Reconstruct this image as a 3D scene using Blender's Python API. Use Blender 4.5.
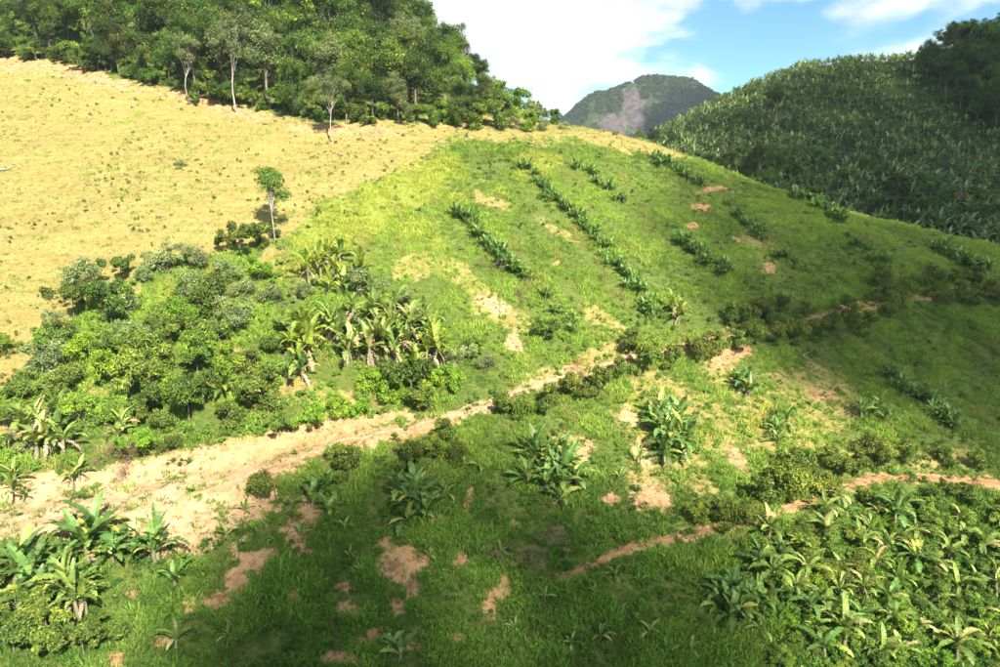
import bpy, math, random
import numpy as np
from math import radians, sin, cos, pi

for o in list(bpy.data.objects):
    bpy.data.objects.remove(o)
scene = bpy.context.scene
COL = scene.collection

# ------------------------------------------------------------------ camera, sky, sun, exposure
CAMZ, PITCH, FPX, IW, IH = 45.0, 12.0, 667.0, 1000.0, 667.0
cd = bpy.data.cameras.new('camera')
cd.sensor_width = 36.0
cd.lens = 36.0 * FPX / IW
cd.clip_start, cd.clip_end = 0.5, 20000
cam = bpy.data.objects.new('camera', cd)
cam.location = (0, 0, CAMZ)
cam.rotation_euler = (radians(90 - PITCH), 0, 0)
COL.objects.link(cam)
scene.camera = cam

SUN = np.array([0.34, -0.66, 0.67]); SUN /= np.linalg.norm(SUN)       # towards the sun
SUN_EL = math.asin(SUN[2]); SUN_ROT = math.atan2(SUN[0], SUN[1])
SKY_STRENGTH, SUN_STRENGTH, EXPOSURE = 0.058, 5.0, 1.62

world = bpy.data.worlds.new('World'); scene.world = world; world.use_nodes = True
wt = world.node_tree; wt.nodes.clear()
def wn(t, **kw):
    n = wt.nodes.new(t)
    for k, v in kw.items(): setattr(n, k, v)
    return n
sky = wn('ShaderNodeTexSky', sky_type='NISHITA', sun_disc=False, sun_elevation=SUN_EL, sun_rotation=SUN_ROT,
         altitude=500, air_density=0.9, dust_density=0.1, ozone_density=0.5)
bg = wn('ShaderNodeBackground'); bg.inputs['Strength'].default_value = SKY_STRENGTH
wout = wn('ShaderNodeOutputWorld')
tc = wn('ShaderNodeTexCoord'); sep = wn('ShaderNodeSeparateXYZ')
wt.links.new(tc.outputs['Generated'], sep.inputs[0])
def wmath(op, a, b=None, clamp=False):
    n = wn('ShaderNodeMath', operation=op, use_clamp=clamp)
    for i, v in enumerate((a, b)):
        if v is None: continue
        if isinstance(v, (int, float)): n.inputs[i].default_value = v
        else: wt.links.new(v, n.inputs[i])
    return n.outputs[0]
zz = wmath('ADD', wmath('MAXIMUM', sep.outputs[2], 0.0), 0.30)
comb = wn('ShaderNodeCombineXYZ')
wt.links.new(wmath('DIVIDE', sep.outputs[0], zz), comb.inputs[0])
wt.links.new(wmath('DIVIDE', sep.outputs[1], zz), comb.inputs[1])
CLOUD_OFF = (-6.127, 5.349, 1.249)
mp = wn('ShaderNodeMapping'); mp.inputs['Location'].default_value = CLOUD_OFF
wt.links.new(comb.outputs[0], mp.inputs[0])
nz = wn('ShaderNodeTexNoise'); nz.inputs['Scale'].default_value = 1.9; nz.inputs['Detail'].default_value = 9
nz.inputs['Roughness'].default_value = 0.52; nz.inputs['Distortion'].default_value = 0.25
wt.links.new(mp.outputs[0], nz.inputs['Vector'])
rmp = wn('ShaderNodeMapRange', interpolation_type='SMOOTHSTEP')
rmp.inputs['From Min'].default_value = 0.485; rmp.inputs['From Max'].default_value = 0.62
wt.links.new(nz.outputs['Fac'], rmp.inputs['Value'])
nz2 = wn('ShaderNodeTexNoise'); nz2.inputs['Scale'].default_value = 3.0; nz2.inputs['Detail'].default_value = 6
wt.links.new(mp.outputs[0], nz2.inputs['Vector'])
cr = wn('ShaderNodeValToRGB')
cr.color_ramp.elements[0].position = 0.3; cr.color_ramp.elements[0].color = (5.6, 5.9, 6.3, 1)
cr.color_ramp.elements[1].position = 0.6; cr.color_ramp.elements[1].color = (8.2, 8.2, 8.2, 1)
wt.links.new(nz2.outputs['Fac'], cr.inputs[0])
mixw = wn('ShaderNodeMix', data_type='RGBA')
wt.links.new(rmp.outputs[0], mixw.inputs['Factor'])
tint = wn('ShaderNodeMix', data_type='RGBA', blend_type='MULTIPLY'); tint.inputs['Factor'].default_value = 1.0
tint.inputs['B'].default_value = (.60, 1.0, 1.06, 1); wt.links.new(sky.outputs[0], tint.inputs['A'])
wt.links.new(tint.outputs['Result'], mixw.inputs['A']); wt.links.new(cr.outputs[0], mixw.inputs['B'])
wt.links.new(mixw.outputs['Result'], bg.inputs['Color']); wt.links.new(bg.outputs[0], wout.inputs[0])

sl = bpy.data.lights.new('sun', 'SUN'); sl.energy = SUN_STRENGTH; sl.angle = radians(0.53); sl.color = (1.0, 0.95, 0.86)
so = bpy.data.objects.new('sun', sl); COL.objects.link(so)
so.location = (60, -80, 140)
so.rotation_euler = (math.pi / 2 - SUN_EL, 0, math.atan2(SUN[0], -SUN[1]))
vs = scene.view_settings
vs.view_transform = 'Standard'; vs.look = 'None'; vs.gamma = 1.0; vs.use_curve_mapping = False; vs.exposure = EXPOSURE
scene.render.engine = 'CYCLES'
cy = scene.cycles
cy.max_bounces = 6; cy.diffuse_bounces = 3; cy.glossy_bounces = 2; cy.transmission_bounces = 4; cy.transparent_max_bounces = 48
cy.use_denoising = True

# ------------------------------------------------------------------ helpers
rs = np.random.RandomState
P_, cp, sp = radians(PITCH), cos(radians(PITCH)), sin(radians(PITCH))
def ray(px, py):
    u = (np.asarray(px, float) - IW / 2) / FPX; v = (IH / 2 - np.asarray(py, float)) / FPX
    return u, cp + v * sp, -sp + v * cp
def pix2world(px, py, d):
    a, b, c = ray(px, py); return np.stack([a * d, b * d, CAMZ + c * d], -1)
def project(x, y, z):
    dz = z - CAMZ; d = y * cp - dz * sp; up = y * sp + dz * cp
    d = np.maximum(d, 0.1)
    return IW / 2 + FPX * x / d, IH / 2 - FPX * up / d, d

def _h(ix, iy, s):
    n = (ix.astype(np.int64) * 374761393 + iy.astype(np.int64) * 668265263 + s * 1442695041) & 0xffffffff
    n = ((n ^ (n >> 13)) * 1274126177) & 0xffffffff
    return ((n ^ (n >> 16)) & 0xffff) / 65535.0
def vnoise(x, y, s=0):
    x = np.asarray(x, float); y = np.asarray(y, float)
    ix, iy = np.floor(x), np.floor(y); fx, fy = x - ix, y - iy
    fx = fx * fx * (3 - 2 * fx); fy = fy * fy * (3 - 2 * fy)
    a, b, c, d = _h(ix, iy, s), _h(ix + 1, iy, s), _h(ix, iy + 1, s), _h(ix + 1, iy + 1, s)
    return (a * (1 - fx) + b * fx) * (1 - fy) + (c * (1 - fx) + d * fx) * fy
def fbm(x, y, s=0, o=4):
    t, a, n = 0.0, 0.5, 0.0
    for k in range(o):
        t = t + a * vnoise(x * 2 ** k, y * 2 ** k, s + k * 17); n += a; a *= 0.5
    return t / n
def sstep(a, b, x):
    t = np.clip((x - a) / (b - a), 0, 1); return t * t * (3 - 2 * t)

def seg_dist(px, py, pts):
    """distance to a polyline, and the parameter (index + fraction) of the nearest point"""
    best = np.full(np.shape(px), 1e9); par = np.zeros(np.shape(px))
    for i in range(len(pts) - 1):
        ax, ay = pts[i][:2]; bx, by = pts[i + 1][:2]
        dx, dy = bx - ax, by - ay
        t = np.clip(((px - ax) * dx + (py - ay) * dy) / (dx * dx + dy * dy + 1e-9), 0, 1)
        d = np.hypot(px - ax - t * dx, py - ay - t * dy)
        m = d < best; best = np.where(m, d, best); par = np.where(m, i + t, par)
    return best, par
def inside(px, py, poly):
    r = np.zeros(np.shape(px), bool); n = len(poly)
    for i in range(n):
        x0, y0 = poly[i]; x1, y1 = poly[(i + 1) % n]
        c = ((y0 > py) != (y1 > py)) & (px < (x1 - x0) * (py - y0) / (y1 - y0 + 1e-12) + x0)
        r ^= c
    return r
def pmask(px, py, poly, soft):
    d, _ = seg_dist(px, py, list(poly) + [poly[0]])
    sd = np.where(inside(px, py, poly), d, -d)
    return sstep(-soft, soft, sd)
def emask(px, py, e):
    x, y, rx, ry = e[:4]; a = radians(e[4]) if len(e) > 4 else 0
    dx, dy = px - x, py - y
    u, v = dx * cos(a) + dy * sin(a), -dx * sin(a) + dy * cos(a)
    return 1 - sstep(0.15, 1.45, np.hypot(u / rx, v / ry))

def tps(pts):
    pts = np.asarray(pts, float); n = len(pts); c = pts[:, :2] / 50.0
    def U(r2): return np.where(r2 > 1e-12, r2 * np.log(np.maximum(r2, 1e-12)), 0)
    D = ((c[:, None] - c[None]) ** 2).sum(-1)
    A = np.zeros((n + 3, n + 3)); A[:n, :n] = U(D) + np.eye(n) * 0.02
    A[:n, n] = 1; A[:n, n + 1:] = c; A[n, :n] = 1; A[n + 1:, :n] = c.T
    w = np.linalg.solve(A, np.r_[pts[:, 2], 0, 0, 0])
    def f(x, y):
        x = np.asarray(x, float) / 50; y = np.asarray(y, float) / 50
        r = w[n] + w[n + 1] * x + w[n + 2] * y
        for i in range(n): r = r + w[i] * U((x - c[i, 0]) ** 2 + (y - c[i, 1]) ** 2)
        return r
    return f

class Field:
    def __init__(s, x0, x1, y0, y1, st, f):
        s.x0, s.y0, s.st = x0, y0, st
        s.nx, s.ny = int((x1 - x0) / st) + 1, int((y1 - y0) / st) + 1
        s.X, s.Y = np.meshgrid(x0 + st * np.arange(s.nx), y0 + st * np.arange(s.ny))
        s.Z = f(s.X, s.Y)
    def h(s, x, y, A=None):
        A = s.Z if A is None else A
        gx = np.clip((np.asarray(x, float) - s.x0) / s.st, 0, s.nx - 1.001); gy = np.clip((np.asarray(y, float) - s.y0) / s.st, 0, s.ny - 1.001)
        i, j = gx.astype(int), gy.astype(int); fx, fy = gx - i, gy - j
        return (A[j, i] * (1 - fx) + A[j, i + 1] * fx) * (1 - fy) + (A[j + 1, i] * (1 - fx) + A[j + 1, i + 1] * fx) * fy
    def cast(s, px, py, dmin, dmax, step=0.25):
        a, b, c = ray(px, py); d = np.arange(dmin, dmax, step)
        x, y, z = a * d, b * d, CAMZ + c * d
        ok = (z < s.h(x, y)) & (x > s.x0) & (x < s.x0 + s.st * (s.nx - 1)) & (y < s.y0 + s.st * (s.ny - 1))
        k = np.argmax(ok)
        if not ok[k]: return None
        return np.array([x[k], y[k], float(s.h(x[k], y[k]))])
    def mesh(s, name, mat, attrs, kind='structure'):
        n = s.nx * s.ny
        v = np.stack([s.X, s.Y, s.Z], -1).reshape(-1, 3)
        idx = np.arange(n).reshape(s.ny, s.nx)
        f = np.stack([idx[:-1, :-1], idx[:-1, 1:], idx[1:, 1:], idx[1:, :-1]], -1).reshape(-1, 4)
        me = quads(name, v, f, smooth=True)
        for k, a in attrs.items():
            me.attributes.new(k, 'FLOAT', 'POINT').data.foreach_set('value', np.ascontiguousarray(a, np.float32).ravel())
        me.materials.append(mat)
        o = bpy.data.objects.new(name, me); COL.objects.link(o); o['kind'] = kind
        return o

def quads(name, v, f, smooth=False, face_attr=None):
    me = bpy.data.meshes.new(name); v = np.asarray(v, np.float32); f = np.asarray(f, np.int32); k = f.shape[1]
    me.vertices.add(len(v)); me.vertices.foreach_set('co', v.ravel())
    me.loops.add(f.size); me.loops.foreach_set('vertex_index', f.ravel())
    me.polygons.add(len(f)); me.polygons.foreach_set('loop_start', np.arange(0, f.size, k, dtype=np.int32))
    me.update(calc_edges=True)
    me.polygons.foreach_set('use_smooth', np.full(len(f), smooth))
    if face_attr is not None:
        me.attributes.new('rnd', 'FLOAT', 'FACE').data.foreach_set('value', np.asarray(face_attr, np.float32))
    return me

class Geo:
    """collects quads (and a random value for each face)"""
    def __init__(s): s.v, s.f, s.r, s.n = [], [], [], 0
    def add(s, v, f, r):
        v = np.asarray(v, float).reshape(-1, 3); f = np.asarray(f, int)
        s.v.append(v); s.f.append(f + s.n); s.r.append(np.broadcast_to(r, (len(f),)).astype(float)); s.n += len(v)
    def tube(s, pts, rad, sides=6, r=0.5):
        pts = np.asarray(pts, float); m = len(pts); vs = []
        for i in range(m):
            t = pts[min(i + 1, m - 1)] - pts[max(i - 1, 0)]; t = t / (np.linalg.norm(t) + 1e-9)
            a = np.cross(t, [0.31, 0.95, 0.05] if abs(t[2]) > 0.5 else [0, 0, 1.0]); a /= np.linalg.norm(a) + 1e-9
            b = np.cross(t, a); th = np.arange(sides) * 2 * pi / sides
            vs.append(pts[i] + rad[i] * (np.cos(th)[:, None] * a + np.sin(th)[:, None] * b))
        f = []
        for i in range(m - 1):
            for k in range(sides):
                k2 = (k + 1) % sides
                f.append((i * sides + k, i * sides + k2, (i + 1) * sides + k2, (i + 1) * sides + k))
        s.add(np.concatenate(vs), f, r)
    def leaves(s, c, nrm, size, asp, rnd, R):
        n = len(c)
        q = R.normal(size=(n, 3)); a = np.cross(nrm, q); a /= np.linalg.norm(a, axis=1, keepdims=True) + 1e-9
        b = np.cross(nrm, a); L = (size * 0.5)[:, None]
        bend = nrm * L * 0.25
        v = np.stack([c - a * L - bend, c + b * L * asp + bend * .3, c + a * L - bend, c - b * L * asp + bend * .3], 1).reshape(-1, 3)
        s.add(v, np.arange(n * 4).reshape(n, 4), rnd)
    def xform(s, o, mat3, loc, r=None):
        """append a transformed copy of another Geo"""
        for v, f, rr in zip(o.v, o.f, o.r):
            pass
        V = np.concatenate(o.v) @ mat3.T + loc
        F = np.concatenate(o.f)
        Rr = np.concatenate(o.r)
        s.add(V, F, Rr if r is None else np.clip(Rr + r, 0, 1))
    def mesh(s, name, mats, smooth=False):
        me = quads(name, np.concatenate(s.v), np.concatenate(s.f), smooth, np.concatenate(s.r))
        for m in (mats if isinstance(mats, (list, tuple)) else [mats]): me.materials.append(m)
        return me

# ------------------------------------------------------------------ materials
def newmat(name):
    m = bpy.data.materials.new(name); m.use_nodes = True; m.node_tree.nodes.clear()
    return m, m.node_tree
def nd(nt, t, **kw):
    n = nt.nodes.new(t)
    for k, v in kw.items(): setattr(n, k, v)
    return n
def setin(nt, n, key, v):
    if isinstance(v, (int, float)): n.inputs[key].default_value = v
    elif isinstance(v, tuple): n.inputs[key].default_value = v if len(v) in (4,) or n.inputs[key].type == 'VECTOR' else (*v, 1)
    else: nt.links.new(v, n.inputs[key])
def mixc(nt, f, a, b, mode='MIX'):
    n = nd(nt, 'ShaderNodeMix', data_type='RGBA', blend_type=mode)
    setin(nt, n, 'Factor', f)
    for k, v in (('A', a), ('B', b)):
        s = [i for i in n.inputs if i.name == k and i.type == 'RGBA'][0]
        if isinstance(v, tuple): s.default_value = (*v[:3], 1)
        else: nt.links.new(v, s)
    return [o for o in n.outputs if o.type == 'RGBA'][0]
def mth(nt, op, a, b=None, c=None, clamp=False):
    n = nd(nt, 'ShaderNodeMath', operation=op, use_clamp=clamp)
    for i, v in enumerate((a, b, c)):
        if v is None: continue
        if isinstance(v, (int, float)): n.inputs[i].default_value = v
        else: nt.links.new(v, n.inputs[i])
    return n.outputs[0]
def mrange(nt, v, a, b, c=0.0, d=1.0, smooth=True):
    n = nd(nt, 'ShaderNodeMapRange', interpolation_type='SMOOTHSTEP' if smooth else 'LINEAR')
    setin(nt, n, 'Value', v); setin(nt, n, 'From Min', a); setin(nt, n, 'From Max', b); setin(nt, n, 'To Min', c); setin(nt, n, 'To Max', d)
    return n.outputs[0]
def noise(nt, scale, detail=4, rough=0.55, vec=None, dist=0.0):
    n = nd(nt, 'ShaderNodeTexNoise'); n.inputs['Scale'].default_value = scale; n.inputs['Detail'].default_value = detail
    n.inputs['Roughness'].default_value = rough; n.inputs['Distortion'].default_value = dist
    if vec is not None: nt.links.new(vec, n.inputs['Vector'])
    return n.outputs['Fac']
def attr(nt, name, typ='GEOMETRY', out='Fac'):
    n = nd(nt, 'ShaderNodeAttribute', attribute_name=name, attribute_type=typ); return n.outputs[out]

def leaf_mat(name, c0, c1, c2=None, rough=0.5, trans=0.3, spec=0.35, objvar=0.5, tint=(1.15, 1.25, 0.5), old=None):
    """leaf colour between c0 and c1 by a value per leaf, a few leaves c2, shifted a little from plant to plant"""
    m, nt = newmat(name)
    r = attr(nt, 'rnd')
    col = mixc(nt, r, c0, c1)
    if c2: col = mixc(nt, mrange(nt, r, 0.93, 0.97), col, c2)
    oi = nd(nt, 'ShaderNodeObjectInfo')
    v = mrange(nt, oi.outputs['Random'], 0, 1, 1 - objvar * .5, 1 + objvar * .5, False)
    if old: col = mixc(nt, mrange(nt, oi.outputs['Random'], .84, .9, 0, .75), col, old)
    hv = nd(nt, 'ShaderNodeHueSaturation'); setin(nt, hv, 'Value', v); setin(nt, hv, 'Color', col)
    setin(nt, hv, 'Hue', mrange(nt, mth(nt, 'FRACT', mth(nt, 'MULTIPLY', oi.outputs['Random'], 7.13)), 0, 1, 0.5 - .045 * objvar, .5 + .004 * objvar, False))
    b = nd(nt, 'ShaderNodeBsdfPrincipled'); setin(nt, b, 'Base Color', hv.outputs[0]); setin(nt, b, 'Roughness', rough)
    setin(nt, b, 'Specular IOR Level', spec)
    t = nd(nt, 'ShaderNodeBsdfTranslucent')
    setin(nt, t, 'Color', mixc(nt, 1.0, hv.outputs[0], tint, 'MULTIPLY'))
    mx = nd(nt, 'ShaderNodeMixShader'); mx.inputs[0].default_value = trans
    nt.links.new(b.outputs[0], mx.inputs[1]); nt.links.new(t.outputs[0], mx.inputs[2])
    o = nd(nt, 'ShaderNodeOutputMaterial'); nt.links.new(mx.outputs[0], o.inputs[0])
    return m
def bark_mat(name, c0, c1, scale=3.0):
    m, nt = newmat(name)
    g = nd(nt, 'ShaderNodeTexCoord'); mpn = nd(nt, 'ShaderNodeMapping'); mpn.inputs['Scale'].default_value = (1, 1, .25)
    nt.links.new(g.outputs['Object'], mpn.inputs[0])
    n = noise(nt, scale, 5, .6, mpn.outputs[0])
    b = nd(nt, 'ShaderNodeBsdfPrincipled'); setin(nt, b, 'Base Color', mixc(nt, mrange(nt, n, .35, .65), c0, c1)); setin(nt, b, 'Roughness', .85)
    bp = nd(nt, 'ShaderNodeBump'); bp.inputs['Strength'].default_value = .5; setin(nt, bp, 'Height', n); nt.links.new(bp.outputs[0], b.inputs['Normal'])
    o = nd(nt, 'ShaderNodeOutputMaterial'); nt.links.new(b.outputs[0], o.inputs[0])
    return m

M = {}
M['forest'] = leaf_mat('forest_leaf', (.016, .05, .006), (.12, .215, .02), (.30, .40, .045), objvar=1.0)
M['forest_lime'] = leaf_mat('lime_leaf', (.06, .14, .012), (.20, .31, .03), (.36, .43, .055), objvar=.6)
M['forest_grey'] = leaf_mat('olive_leaf', (.10, .14, .05), (.25, .29, .10), (.34, .34, .16), objvar=.4)
M['bush_dark'] = leaf_mat('dark_bush_leaf', (.05, .10, .014), (.20, .31, .04), (.36, .42, .07), objvar=.7)
M['bush_grey'] = leaf_mat('grey_bush_leaf', (.10, .145, .045), (.30, .36, .12), (.46, .47, .22), objvar=.5)
M['bush_lime'] = leaf_mat('lime_bush_leaf', (.09, .20, .012), (.28, .44, .03), (.42, .50, .06), objvar=.5)
M['coffee'] = leaf_mat('coffee_leaf', (.05, .095, .012), (.22, .29, .035), (.36, .38, .05), rough=.45, spec=.35, objvar=.5)
M['banana'] = leaf_mat('banana_leaf', (.05, .13, .026), (.16, .29, .06), (.40, .43, .10), rough=.46, spec=.32, trans=.22, objvar=.8, old=(.26, .27, .05))
M['banana_row'] = leaf_mat('row_banana_leaf', (.045, .115, .024), (.16, .28, .055), (.34, .38, .09), rough=.46, spec=.32, trans=.22, objvar=.5)
M['banana_yellow'] = leaf_mat('yellow_banana_leaf', (.12, .19, .02), (.33, .38, .05), (.42, .36, .10), rough=.5, spec=.3, objvar=.5)
M['banana_pale'] = leaf_mat('pale_banana_leaf', (.09, .17, .03), (.26, .35, .07), (.44, .43, .15), rough=.48, spec=.3, trans=.25, objvar=.8, old=(.36, .28, .12))
M['banana_dry'] = leaf_mat('dry_banana_leaf', (.20, .15, .09), (.46, .38, .25), None, rough=.8, spec=.1, trans=.2, objvar=.5, tint=(1.1, 1, .8))
M['banana_far'] = leaf_mat('far_banana_leaf', (.045, .09, .024), (.155, .22, .065), (.32, .35, .18), rough=.5, spec=.3, objvar=.5)
M['dry_bush'] = leaf_mat('dry_bush_leaf', (.17, .11, .06), (.34, .25, .15), None, rough=.8, spec=.1, objvar=.4, tint=(1.1, 1, .8))
M['red_dry'] = leaf_mat('rust_leaf', (.25, .08, .02), (.42, .17, .05), None, rough=.8, spec=.1, objvar=.3, tint=(1.1, .9, .7))
M['bark_pale'] = bark_mat('pale_bark', (.20, .17, .135), (.40, .36, .31))
M['bark'] = bark_mat('brown_bark', (.09, .065, .045), (.22, .17, .12))
M['stem'] = bark_mat('banana_stem', (.10, .10, .04), (.26, .22, .11), 6)

def ground_mat(name, g0, g1, d0, d1, y0, soil0, soil1, rowdir, size=1.0):
    m, nt = newmat(name)
    geo = nd(nt, 'ShaderNodeNewGeometry'); pos = geo.outputs['Position']
    n1, n2, n3 = noise(nt, .35 / size, 5, .6, pos), noise(nt, 1.6 / size, 6, .65, pos), noise(nt, 7 / size, 4, .7, pos)
    mpn = nd(nt, 'ShaderNodeMapping'); mpn.inputs['Rotation'].default_value = (0, 0, -rowdir)
    nt.links.new(pos, mpn.inputs[0]); mp3 = nd(nt, 'ShaderNodeMapping'); mp3.inputs['Scale'].default_value = (.16, 1.0, .1)
    nt.links.new(mpn.outputs[0], mp3.inputs[0]); mpn = mp3; n4 = noise(nt, 1.1, 5, .6, mpn.outputs[0], .3)
    # cattle terracettes: thin bands that follow the contour
    mp2 = nd(nt, 'ShaderNodeMapping'); mp2.inputs['Scale'].default_value = (.16, .35, 2.4); nt.links.new(pos, mp2.inputs[0])
    n5 = noise(nt, .8, 5, .6, mp2.outputs[0], .4)
    green = mixc(nt, mrange(nt, mth(nt, 'ADD', mth(nt, 'MULTIPLY', n2, .6), mth(nt, 'MULTIPLY', n3, .4)), .3, .7), g0, g1)
    green = mixc(nt, mth(nt, 'MULTIPLY', mrange(nt, n4, .5, .75), .35), green, d0)
    dry = mixc(nt, mrange(nt, mth(nt, 'ADD', mth(nt, 'MULTIPLY', n5, .45), mth(nt, 'MULTIPLY', n2, .55)), .34, .66), d0, d1)
    dry = mixc(nt, mrange(nt, n3, .55, .85, 0, .35), dry, (.17, .135, .05))
    a_dry, a_yel, a_soil = attr(nt, 'dry'), attr(nt, 'yel'), attr(nt, 'soil')
    def blend(a, amt, lo=.35, hi=.65):
        w = mth(nt, 'ADD', a, mth(nt, 'MULTIPLY', mth(nt, 'SUBTRACT', mth(nt, 'ADD', mth(nt, 'MULTIPLY', n1, .45), mth(nt, 'MULTIPLY', n2, .55)), .5), amt))
        return mrange(nt, w, lo, hi)
    col = mixc(nt, blend(a_yel, 2.6, .3, .8), green, y0)
    col = mixc(nt, blend(a_dry, 2.4), col, dry)
    soilc = mixc(nt, mrange(nt, n2, .3, .7), soil0, soil1)
    soilc = mixc(nt, mrange(nt, n3, .55, .8, 0, .35), soilc, (.16, .085, .04))
    soilc = mixc(nt, attr(nt, 'pale'), soilc, mixc(nt, mrange(nt, n2, .3, .7), (.31, .205, .098), (.44, .315, .165)))
    sw = blend(a_soil, 3.0, .48, .72)
    col = mixc(nt, sw, col, soilc)
    b = nd(nt, 'ShaderNodeBsdfPrincipled'); setin(nt, b, 'Base Color', col); setin(nt, b, 'Roughness', .95); setin(nt, b, 'Specular IOR Level', .1)
    bp = nd(nt, 'ShaderNodeBump'); bp.inputs['Strength'].default_value = .6; bp.inputs['Distance'].default_value = .35
    setin(nt, bp, 'Height', mth(nt, 'ADD', n2, mth(nt, 'MULTIPLY', n3, .5))); nt.links.new(bp.outputs[0], b.inputs['Normal'])
    o = nd(nt, 'ShaderNodeOutputMaterial'); nt.links.new(b.outputs[0], o.inputs[0])
    return m

# ------------------------------------------------------------------ the terrain: main hillside
ctrl = []
XS = (-250, 0, 250, 500, 750, 1000, 1250)
for y, ds in ((820, (29, 29, 30, 32, 35, 38, 40)), (667, (36, 36, 37.5, 40, 43, 47, 50)), (500, (45, 46, 48, 51, 54, 58, 62)),
              (400, (54, 55, 58, 62, 67, 72, 77)), (300, (65, 66, 69, 74, 81, 88, 95))):
    for x, d in zip(XS, ds): ctrl.append(pix2world(x, y, d))
for x, y, d in ((-250, 200, 80), (0, 200, 82), (250, 200, 84), (500, 200, 90), (750, 215, 102), (640, 200, 97),
                (-250, 130, 97), (0, 130, 99), (250, 130, 101), (400, 130, 106), (500, 132, 110),
                (-250, 50, 118), (0, 60, 117), (190, 100, 109),
                (-250, -70, 160), (0, -60, 160), (300, 0, 155), (400, 46, 150), (450, 76, 146), (500, 103, 138)):
    ctrl.append(pix2world(x, y, d))
ridge = [(560, 123, 120), (600, 131, 120), (640, 141, 120), (700, 160, 117), (800, 196, 112), (900, 224, 108), (1000, 248, 104), (1250, 305, 101)]
for x, y, d in ridge:
    p = pix2world(x, y, d); ctrl.append(p)
    ctrl.append(p + [x / 120, 20, -10]); ctrl.append(p + [x / 100, 50, -28])
for x, y, d in ((-250, -70, 160), (0, -60, 160), (300, 0, 155), (450, 76, 146)):
    p = pix2world(x, y, d); ctrl.append(p + [4, 25, 6 if x < 400 else -4]); ctrl.append(p + [8, 55, -4 if x < 400 else -20])
base = tps(ctrl)
def main_h(x, y):
    return base(x, y) + (fbm(x / 9, y / 9, 3, 3) - .5) * 1.3 + (fbm(x / 2.2, y / 2.2, 9, 3) - .5) * .38
HILL = Field(-112, 150, 20, 205, 0.45, main_h)

PATHS = {  # pixel polylines, then half width in metres along them
    'upper': ([(-60, 530), (0, 525), (60, 512), (130, 500), (200, 484), (260, 470), (320, 452), (380, 434), (430, 422), (480, 409), (530, 389), (580, 372), (640, 356),
               (700, 344), (760, 330), (830, 314), (900, 302), (960, 296), (1040, 290)],
              [2.4, 2.4, 2.3, 2.2, 2.0, 1.8, 1.4, .8, .5, .7, .9, .9, .8, 1.0, .7, .6, .55, .5, .5]),
    'lower': ([(538, 586), (575, 573), (625, 552), (670, 538), (720, 530), (770, 518), (830, 495), (880, 478), (940, 478), (1000, 486), (1050, 492)],
              [.3, .4, .45, .55, .55, .35, .4, .6, .8, .9, .9]),
}
def dense(pts, w, n=14):
    out, ws = [], []
    for i in range(len(pts) - 1):
        for k in range(n):
            t = k / n; out.append((pts[i][0] * (1 - t) + pts[i + 1][0] * t, pts[i][1] * (1 - t) + pts[i + 1][1] * t)); ws.append(w[i] * (1 - t) + w[i + 1] * t)
    return out, ws
WPATH = {}
for k, (pts, w) in PATHS.items():
    q = [HILL.cast(x, y, 25, 170) for x, y in pts]
    q = [p for p in q if p is not None]
    WPATH[k] = (np.array(q), w[:len(q)])
for k, (q, w) in WPATH.items():            # cut a bench into the slope along each track
    d, par = seg_dist(HILL.X, HILL.Y, q)
    i = np.clip(par.astype(int), 0, len(q) - 2); t = par - i
    zs = q[i, 2] * (1 - t) + q[i + 1, 2] * t
    ww = np.interp(par, np.arange(len(w)), w)
    m = 1 - sstep(0.9, 1.0, (d - ww * .6) / (ww * 1.5 + .6)) if False else 1 - sstep(ww * .9, ww * 1.45 + .6, d)
    HILL.Z = HILL.Z * (1 - m * .95) + zs * m * .95

HPX, HPY, HD = project(HILL.X, HILL.Y, HILL.Z)
wob = (fbm(HILL.X / 7, HILL.Y / 7, 41, 4) - .5) * 46
wob2 = (fbm(HILL.X / 7, HILL.Y / 7, 77, 4) - .5) * 30
QX, QY = HPX + wob, HPY + wob2
PASTURE = [(-500, 60), (-100, 45), (0, 52), (190, 92), (330, 118), (600, 118), (720, 158), (640, 152), (560, 140), (450, 136), (420, 158), (370, 186), (315, 200), (298, 235), (250, 252), (150, 262), (70, 320), (10, 390), (-200, 430), (-500, 460)]
dry = pmask(QX, QY, PASTURE, 9)
for e in ((700, 420, 60, 30, 50), (820, 400, 70, 40, 25), (660, 390, 40, 22, 40), (610, 330, 40, 14, 35), (580, 450, 30, 20, 40), (690, 470, 40, 24, 40), (760, 240, 30, 12, 30), (560, 230, 26, 9, 40), (490, 200, 24, 9, 30), (400, 170, 30, 10, -20), (470, 280, 38, 14, 25), (505, 312, 40, 16, 20), (632, 425, 17, 40, -30), (755, 425, 28, 58, -42), (720, 370, 25, 25), (800, 440, 45, 40), (650, 480, 30, 28, -30), (780, 470, 60, 18),
          (425, 268, 30, 16), (560, 372, 36, 12), (600, 355, 40, 12, -15), (940, 460, 60, 18), (880, 455, 60, 20), (90, 400, 20, 30), (20, 420, 30, 30), (250, 445, 40, 30), (300, 380, 30, 20), (60, 480, 60, 14),
          (160, 455, 40, 18), (560, 100, 30, 26), (590, 125, 60, 14), (130, 300, 18, 14), (270, 265, 20, 16), (200, 330, 26, 20), (260, 390, 26, 22), (130, 410, 24, 18), (310, 330, 24, 16), (330, 400, 40, 20), (390, 390, 30, 14), (170, 390, 18, 14), (230, 350, 20, 14), (60, 410, 24, 20)):
    dry = np.maximum(dry, (1.15 if 400 < e[0] < 540 else .9 if e[0] < 690 else .78) * emask(QX, QY, e))
yel = pmask(QX, QY, [(292, 240), (310, 196), (372, 188), (432, 150), (462, 160), (420, 205), (372, 240), (330, 285), (285, 285)], 14)
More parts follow.
